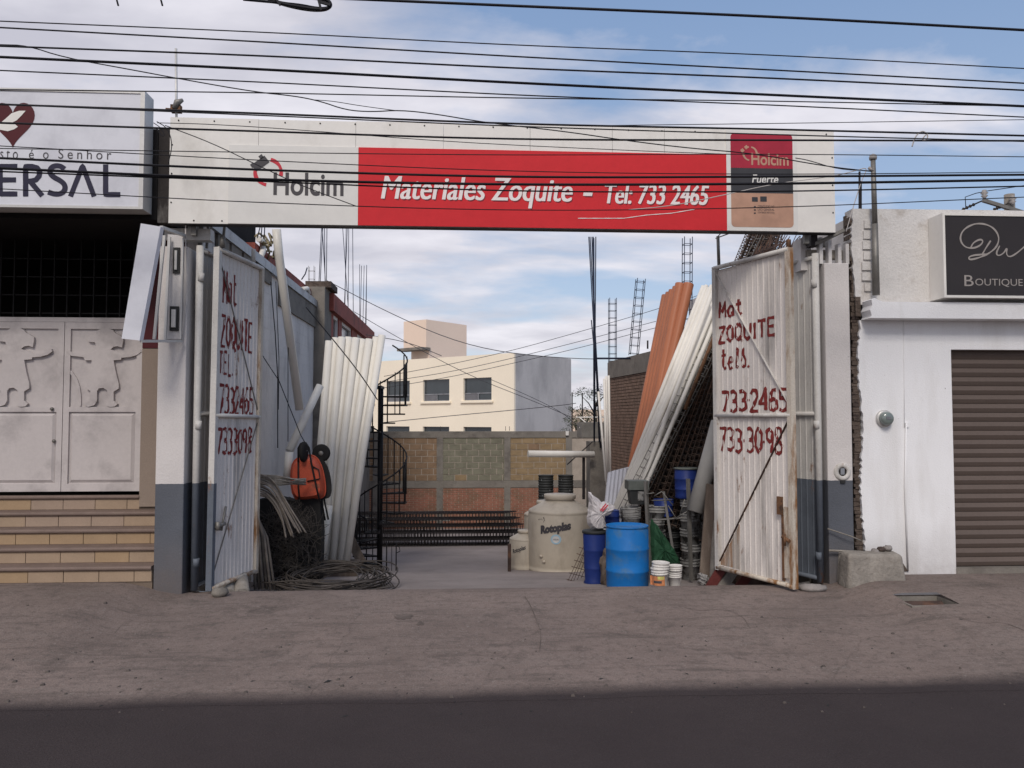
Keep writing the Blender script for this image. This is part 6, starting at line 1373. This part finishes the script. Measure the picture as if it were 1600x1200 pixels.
# wall with openings
b = MB(); th = .25
levels = [(-1.9, zl0_), (zl1_, zb_), (zt_, zTc)]
for z0_, z1_ in levels: fbox(b, 0, LL, 0, th, z0_, z1_)
for z0_, z1_ in rows:
    prev = 0
    for s0, s1 in sorted(W2): fbox(b, prev, s0, 0, th, z0_, z1_); prev = s1
    fbox(b, prev, LL, 0, th, z0_, z1_)
b.build('front_wall', 'cream', cb)
b = MB(); fbox(b, -.03, -.001, .12, lR, -1.9, zTc - .0); b.build('side_wall', 'cement_grey', cb)
b = MB(); fbox(b, 0, LL, lR - .2, lR, -1.9, zTc - .05); fbox(b, 0, LL, th + .01, lR - .21, zTc - .4, zTc - .3); fbox(b, .2, LL, th + 1.2, th + 1.3, -1.9, zTc - .41); b.build('roof_and_back', 'cement_grey', cb)
for z0_, z1_ in rows:
    for s0, s1 in W2:
        q = fbox(MB(), s0, s1, .16, .18, z0_, z1_); wo = q.build('window', 'glass_dark', cb)
        q = MB(); f = .05; zm = z0_ + (z1_ - z0_) * .30
        fbox(q, s0, s1, .11, .159, z0_, z0_ + f); fbox(q, s0, s0 + f, .11, .159, z0_ + f, z1_); fbox(q, s1 - f, s1, .11, .159, z0_ + f, z1_); fbox(q, s0 + f, s1 - f, .11, .159, zm, zm + f); fbox(q, (s0 + s1) / 2 - .02, (s0 + s1) / 2 + .02, .11, .159, z0_ + f, zm); q.build('frame', 'galv', wo)
        q = fbox(MB(), (s0 + s1) / 2 + .03, s1 - f, .14, .158, z0_ + f, zm); q.build('lower_pane', 'glass_grey', wo)
        q = fbox(MB(), s0 - .15, s1 + .15, -.12, -.001, z0_ - .14, z0_ - .03); q.build('sill', 'cream', wo)
# tower on the roof
s0, _z = on_face(737, 560); TD = 3.0
d = ray(666, 499); t = 50.5; pT = CAM + d * t
tz = pT.z
def TP(du, dv, z): return V((pT.x, pT.y, 0)) - eL * du * -1 * 1 + eR * dv + V((0, 0, z))
eLn = eL
b = MB()
def tbx(b, a0, a1, c0, c1, z0, z1):   # a along eL (left, away), c along eR (right, away)
    Q = lambda a, c, z: V((pT.x, pT.y, 0)) + eLn * a + eR * c + V((0, 0, z))
    b.hexa([Q(a0, c0, z0), Q(a1, c0, z0), Q(a1, c1, z0), Q(a0, c1, z0)], [Q(a0, c0, z1), Q(a1, c0, z1), Q(a1, c1, z1), Q(a0, c1, z1)]); return b
b = tbx(MB(), 0, 2.0, 0, 3.9, AD(666, 543, t).z, tz); b.build('tower_top', 'cream_pink', cb)
b = tbx(MB(), .9, 1.9, .6, 3.9, zTc - .5, AD(666, 543, t).z - .001); b2 = tbx(b, 0, .89, .3, 3.9, zTc - .5, AD(666, 543, t).z - .001); b.build('tower_base', 'cream_pink', cb)
b = tbx(MB(), -.1, 2.1, -.5, .3, AD(666, 546, t).z - .05, AD(666, 543, t).z); b.build('canopy_slab', 'concrete', cb)
tag(MB().box(0, 0.1, 0, .1, 0, .1).xf(Matrix.Translation(AD(638, 552, t - 1))).build('roof_lamp', 'steel_dark'), 'tiny dark lamp box on the cream tower', 'lamp') if False else None

# tree beyond
def tree(u, v, Y, sc, seed, label):
    r = random.Random(seed); p = A(u, v, Y); z0 = T(p.x, Y) if Y < 17 else -1.7; t = thing('tree', label, 'tree', (p.x, Y, z0))
    H = p.z - z0; b = MB(); b.tube([(p.x, Y, z0), (p.x + .1, Y, z0 + H * .5), (p.x, Y + .1, z0 + H * .9)], [.16 * sc, .11 * sc, .05 * sc], 8)
    tips = []
    for i in range(14):
        g = r.uniform(0, 6.28); f = r.uniform(.45, .9); s_ = V((p.x, Y, z0 + H * f)); e_ = s_ + V((cos(g) * r.uniform(.5, 1.5) * sc, sin(g) * r.uniform(.5, 1.5) * sc, r.uniform(.3, 1.3) * sc)); b.tube([s_, (s_ + e_) / 2 + V((0, 0, .1)), e_], [.05 * sc, .03 * sc, .012 * sc], 5); tips.append(e_)
    b.build('trunk', 'bark', t); c = MB()
    for e_ in tips + [V((p.x, Y, z0 + H * .95))]:
        for q in range(5):
            cc = e_ + V((r.gauss(0, .28), r.gauss(0, .28), r.gauss(0, .18))) * sc
            for k in range(36):
                o = cc + V((r.gauss(0, .16), r.gauss(0, .16), r.gauss(0, .10))) * sc; a = V((r.uniform(-1, 1), r.uniform(-1, 1), r.uniform(-.4, .4))).normalized() * .055 * sc; b_ = a.cross(V((r.uniform(-1, 1), r.uniform(-1, 1), 1))).normalized() * .028 * sc
                c.add([o - a, o + b_, o + a, o - b_], [(0, 1, 2, 3)])
    c.build('crown', 'leaf', t)
tree(930, 606, 22, .72, 5, 'thin green tree showing between the tall rebars and the brick building')
tree(900, 655, 24, .45, 8, 'low green treetop just above the right end of the back wall')
tree(915, 645, 34, .8, 9, 'farther faint treetop beside the grey side of the cream building')
b = MB(); p = A(1000, 640, 40); b.box(p.x - 8, p.x + 6, 40, 46, -1.8, AD(893, 640, 50).z); tag(b.build('far_house', 'cream_pink'), 'low far house glimpsed beyond the tree', 'building')

# antenna post on left roof, utility pole right
b = MB(); an = thing('roof_antenna', 'thin pale pole with a small lamp rising behind the left end of the sign', 'antenna', tuple(A(276, 190, .3)))
b.tube([A(276, 230, .3), A(275, 76, .3)], .016, 8); b.build('pole', 'alu', an)
b = MB(); b.tube([A(272, 170, .25), A(277, 160, .25), A(286, 156, .25)], [.03, .045, .02], 8); b.build('lamp_head', 'steel_pale', an)
b = MB(); p = A(275, 168, .28); b.box(p.x - .06, p.x + .06, .25, .33, p.z - .06, p.z + .03); b.bar(A(259, 170, .27), A(284, 172, .27), .02); b.build('clamp', 'rust', an)
up_ = thing('utility_pole', 'concrete utility pole with crossarm and insulators rising behind the boutique', 'pole', tuple(A(1576, 560, 11)))
Yu = 11
b = MB(); p = A(1577, 304, Yu); b.tube([(p.x, Yu, -1.2), (p.x, Yu, p.z)], [.2, .13], 12); b.build('pole', 'concrete_pale', up_)
b = MB(); b.bar(A(1536, 313, Yu - .2), A(1640, 345, Yu - .2), .09); b.build('crossarm', 'steel_pale', up_)
for u, v in ((1538, 303), (1582, 312)):
    b = MB(); p = A(u, v, Yu - .2); b.lathe([(.02, -.14), (.09, -.05), (.04, -.03), (.10, .02), (.05, .05), (.06, .1), (.001, .12)], 12, c=p, cap=False); b.build('insulator', 'ceramic', up_)
for (u0, v0, u1, v1) in ((1503, 328, 1534, 314), (1552, 328, 1575, 318)):
    b = MB(); p, q = A(u0, v0, Yu - .2), A(u1, v1, Yu - .2); pts = [p.lerp(q, i / 12) for i in range(13)]; b.tube(pts, [.015, .05, .02, .05, .02, .05, .02, .05, .02, .02, .02, .02, .02], 8); b.build('strain_insulator', 'steel_dark', up_)
b = MB(); b.tube([A(1509, 324, Yu), A(1508, 308, Yu), A(1525, 302, Yu), A(1545, 298, Yu), A(1600, 290, Yu), A(1680, 280, Yu)], .012, 5); b.build('jumper_wire', 'cable', up_)

# ================================================================== OVERHEAD CABLES
gK = 'overhead cables crossing the street front'
CX = (0, 400, 800, 1200, 1600)
cab = [
 ('thickest upper cable running into the top of the photo', (-24, -8, 9, 26, 47), 4.6, -3.2),
 ('highest thin cable below the thick top one', (33, 50, 70, 86, 107), 2.0, -2.9),
 ('second thin cable from the top', (43, 65, 88, 109, 130), 2.6, -2.8),
 ('third cable from the top, medium thick', (72, 87, 106, 122, 141), 3.0, -2.7),
 ('fourth cable from the top, thick black', (89, 108, 129, 148, 166), 4.4, -2.6),
 ('thin cable crossing just under the thick black one', (110, 128, 148, 164, 183), 2.2, -2.5),
 ('thin nearly level cable meeting the thick one at the right', (140, 145, 153, 158, 166), 2.0, -2.4),
 ('double cable along the top edge of the long sign, upper strand', (163, 177, 193, 202, 212), 3.4, -2.0),
 ('double cable along the top edge of the long sign, lower strand', (163, 180, 197, 210, 221), 2.2, -2.02),
 ('medium cable over the white strip above the red banner', (192, 205, 217, 219, 220), 3.4, -1.8),
 ('thin cable falling across the logo to the banner text', (228, 250, 267, 272, 269), 1.6, -1.7),
 ('medium cable just above the white banner lettering', (247, 265, 276, 276, 273), 4.0, -1.6),
 ('thick cable through the tops of the banner letters', (263, 280, 288, 287, 281), 4.6, -1.5),
 ('thin cable right under the thick one through the lettering', (268, 283, 298, 299, 291), 2.6, -1.48),
 ('lowest thin cable across the sign', (295, 316, 328, 324, 308), 1.7, -1.4),
 ('thin cable meeting the service mast', (232, 238, 242, 241, 245), 1.6, -1.2),
 ('faint cable rising to the right above the sign end', (None, 205, 198, 193, 187), 1.3, -1.3),
]
def interp(ys, x):
    for i in range(4):
        if x <= CX[i + 1] or i == 3:
            # quadratic through neighbours (Catmull-Rom)
            g = lambda k: ys[max(0, min(4, k))]
            t = (x - CX[i]) / 400; a, b_, c, d = g(i - 1), g(i), g(i + 1), g(i + 2)
            if i == 0: a = 2 * b_ - c
            if i == 3: d = 2 * c - b_
            if t > 1: return c + (t - 1) * (c - b_)
            if t < 0: return b_ + t * (c - b_)
            return .5 * ((2 * b_) + (-a + c) * t + (2 * a - 5 * b_ + 4 * c - d) * t * t + (-a + 3 * b_ - 3 * c + d) * t ** 3)
for label, ys_, wpx, Y in cab:
    if ys_[0] is None: ys_ = (212,) + tuple(ys_[1:]); x0_ = 900
    else: x0_ = -900
    pts = [A(x, interp(ys_, x), Y) for x in range(x0_, 2501, 50)]
    r_ = wpx / 2 / F * (Y + 9.8) * .92; tag(MB().tube(pts, r_, 6).build('overhead_cable', 'cable'), label, 'cable', gK)
def wire(pts, wpx, Y, label, m='cable', cat='cable', nm='overhead_cable', grp=None):
    P = smooth(pts, 2); tag(MB().tube([A(u, v, Y) for u, v in P], wpx / 2 / F * (Y + 9.8), 5).build(nm, m), label, cat, grp)
wire([(-300, 60), (0, 70), (42, 71), (100, 90), (200, 108), (290, 125), (400, 144), (460, 150), (500, 158), (540, 172), (580, 175), (625, 172), (680, 178), (760, 192), (880, 205), (980, 220), (1080, 232), (1180, 240), (1290, 260), (1362, 268)], 1.9, -2.2, 'snaking loose cable wandering down from the left to the service mast')
wire([(490, 156), (520, 158), (560, 165), (620, 173)], 1.2, -2.2, 'short thin strand bridging the dip of the loose cable')
wire([(258, 196), (330, 223), (400, 257), (470, 290), (556, 322)], 1.5, -.6, 'thin wire slanting from the sign corner down over the logo')
wire([(246, 192), (330, 194), (470, 203), (700, 222), (1000, 236), (1140, 241)], 1.3, -.5, 'thin wire running along the top of the long sign')
wire([(245, 190), (262, 200), (270, 225), (263, 256)], 1.5, -.5, 'short wire end curling down at the left sign corner', nm='wire_end', cat='wire')
wire([(240, 192), (252, 200), (258, 212), (252, 213), (244, 200)], 1.3, -.45, 'small wire loop by the dark parapet left of the sign', nm='wire_end', cat='wire')
wire([(980, 328), (1050, 322), (1130, 305), (1210, 287), (1300, 276), (1340, 266), (1352, 262), (1354, 266), (1347, 280), (1334, 320), (1322, 362)], 1.5, -.5, 'pale drooping wire looping at the mast and down to the right', 'cable_pale')
wire([(1243, 247), (1262, 250), (1310, 265), (1365, 267)], 1.5, -.5, 'short wire from the sign top to the mast')
wire([(1425, 229), (1430, 213), (1440, 204), (1448, 208), (1450, 214), (1446, 220), (1440, 218), (1447, 210)], 2.2, -2.0, 'pale tape or wire scrap knotted on the cables right of the mast', 'cable_pale', 'wire', 'wire_scrap')
# background wires over the yard
for pts, w_, Y, lb_ in (
    ([(510, 438), (600, 485), (700, 530), (790, 552), (900, 561), (985, 561)], 1.6, 9, 'long background wire drooping from the brown house toward the brick building'),
    ([(553, 487), (640, 538), (740, 590), (830, 625), (900, 655)], 1.3, 12, 'background wire slanting down across the cream building'),
    ([(572, 523), (640, 535), (690, 556)], 1.5, 12, 'short dark wire before the cream tower'),
    ([(600, 588), (700, 570), (800, 548), (900, 520), (1025, 484), (1110, 455)], 1.2, 14, 'upper of three faint wires rising to the right'),
    ([(600, 597), (700, 582), (800, 560), (900, 535), (1025, 502)], 1.2, 14, 'middle of three faint wires rising to the right'),
    ([(600, 606), (700, 590), (800, 568), (900, 545), (1025, 512)], 1.2, 14, 'lowest of three faint wires rising to the right'),
    ([(600, 660), (700, 650), (800, 641), (880, 633), (900, 630)], 1.5, 13, 'dark wire crossing below the cream building windows'),
    ([(760, 590), (830, 620), (880, 645), (905, 668)], 1.2, 13, 'thin wire falling over the grey side wall'),
    ([(478, 480), (520, 530), (560, 580), (590, 625)], 1.8, 3.7, 'dark wire crossing in front of the tall white pipes')):
    wire(pts, w_ * (.75 if Y > 8 else 1), Y, lb_, m='wire_haze' if Y > 8 else 'cable', nm='background_wire', cat='wire')
# slack cable store hanging at the top of the picture
Yc = -2.9; cs = thing('cable_slack_loop', 'black oval cable storage loop hanging from the cables at the top', 'cable loop', tuple(A(470, 5, Yc)))
for k, (g, rr_) in enumerate(((0, .016), (3, .013), (-3, .013))):
    pts = [(418, -2), (440, 6 + g * .3), (470, 11 + g), (495, 15 + g * .6), (512, 14 + g * .3), (518, 7), (512, 0 - g * .3), (495, -4 - g * .5), (455, -6), (425, -5)]
    MB().tube([A(u, v, Yc + k * .03) for u, v in smooth(pts, 2)], rr_, 6, closed=True).build('loop', 'cable', cs)
for (u0, v0, u1, v1) in ((430, -4, 438, 8), (497, -2, 502, 16), (500, 3, 516, 8)): MB().bar(A(u0, v0, Yc - .02), A(u1, v1, Yc - .02), .02).build('brace', 'cable', cs)
tag(MB().tube([A(380, -1, Yc), A(425, 3, Yc), A(440, 5, Yc)], .012, 6).build('cable_end', 'cable'), 'cable end entering the storage loop from the left', 'cable')
for u in (183, 252): tag(MB().tube([A(u - 2, -6, -3), A(u + 2, 9, -3)], .008, 5).build('cable_end', 'cable'), 'short dark cable end pointing down at the top edge, %s one' % ('left' if u < 200 else 'right'), 'cable')
# ================================================================== PAVEMENT DETAIL
b = MB(); r = random.Random(77)
for i in range(300):
    x = r.uniform(-7, 8); y = -3.8 + abs(r.gauss(0, 1.1)) ; 
    if y > -.2 or (y < -3.4 and i % 4): continue
    s = r.choice((.005, .007, .009, .012, .018)) ; z = pave(x, y) if y > -3.44 else T(x, y)
    b.hexa([(x - s, y - s, z - .002), (x + s, y - s * .8, z - .002), (x + s * .9, y + s, z - .002), (x - s * .7, y + s * .8, z - .002)], [(x - s * .6, y - s * .5, z + s * .8), (x + s * .5, y - s * .5, z + s * .7), (x + s * .5, y + s * .5, z + s * .8), (x - s * .4, y + s * .5, z + s * .6)])
MT['grit'] = mat('grit', (.095, .08, .072), .95, .3, 9, 0)
o = b.build('grit', 'grit'); o['kind'] = 'stuff'; tag(o, 'scattered grit and tiny pebbles on the dusty pavement', 'grit')
b = MB()
for i in range(90):
    x = r.uniform(-7, 8); y = -3.7 + abs(r.gauss(0, 1.0))
    if y > -.2: continue
    s = r.uniform(.006, .016); z = pave(x, y) if y > -3.44 else T(x, y); g = r.uniform(0, 3.1); a = V((cos(g), sin(g), 0)) * s * r.uniform(1, 2.6); c = V((-sin(g), cos(g), 0)) * s * .6; p = V((x, y, z + .002)); 
    b.add([p - a, p + c, p + a, p - c, p + V((0, 0, s * .5))], [(0, 1, 4), (1, 2, 4), (2, 3, 4), (3, 0, 4)])
o = b.build('dark_litter', 'ballast'); o['kind'] = 'stuff'; tag(o, 'scattered dark bits of litter and leaves on the pavement', 'litter')
for i, (u, v, s, lb_) in enumerate(((394, 1066, .05, 'larger dark leaf lying on the pavement left of centre'), (512, 1065, .035, 'smaller dark leaf right of the larger one on the pavement'), (938, 1062, .05, 'thin dark twig near the road edge'), (1362, 1015, .05, 'small dark twig on the right pavement'))):
    p = G(u, v); b = MB(); a = V((s, .02, .004)); c = V((0, .02, 0)); b.add([p - a, p - c + V((0, 0, .004)), p + a, p + c + V((0, 0, .004)), p + V((0, 0, .015))], [(0, 1, 4), (1, 2, 4), (2, 3, 4), (3, 0, 4)]); tag(b.build('leaf' if i < 2 else 'twig', 'ballast'), lb_, 'leaf' if i < 2 else 'twig')

# cracks and joints in the pavement
def crack(pts, w_, nm='pavement_crack'):
    b = MB(); P = [G(u, v) for u, v in smooth(pts, 1)]; vs = []; r = random.Random(len(pts))
    for i, p in enumerate(P):
        t = (P[min(i + 1, len(P) - 1)] - P[max(0, i - 1)]); t.z = 0; t.normalize(); n_ = V((-t.y, t.x, 0)) * w_ * r.uniform(.4, 1.2); z = pave(p.x, p.y) + .004 if p.y > -3.4 else T(p.x, p.y) + .004
        vs += [V((p.x, p.y, z)) + n_, V((p.x, p.y, z)) - n_]
    b.add(vs, [(2 * i, 2 * i + 1, 2 * i + 3, 2 * i + 2) for i in range(len(P) - 1)]); o = b.build(nm, 'crack', org=(0, 0, 0)); o['kind'] = 'structure'
MT['crack'] = mat('crack', (.125, .102, .09), .95, .3, 6, 0)
crack([(262, 924), (240, 942), (215, 957), (195, 970), (180, 990)], .006)
crack([(820, 932), (828, 945), (838, 968), (846, 992), (843, 1020)], .005)
crack([(1060, 948), (1090, 956), (1130, 952), (1160, 964), (1172, 984)], .004)
crack([(1490, 962), (1530, 975), (1570, 972), (1600, 985)], .006)
def patch(u, v, rx, ry, seed):
    c = G(u, v); r = random.Random(seed); b = MB(); vs = [V((c.x, c.y, pave(c.x, c.y) + .005))]; n = 26
    for i in range(n): g = 2 * pi * i / n; k = r.uniform(.55, 1.1); x = c.x + rx * cos(g) * k; y = c.y + ry * sin(g) * k; vs.append(V((x, y, pave(x, y) + .004)))
    b.add(vs, [(0, i + 1, (i + 1) % n + 1) for i in range(n)]); o = b.build('damp_stain', 'crack', org=(0, 0, 0)); o['kind'] = 'structure'
patch(632, 965, .12, .12, 3); patch(657, 976, .05, .07, 4)
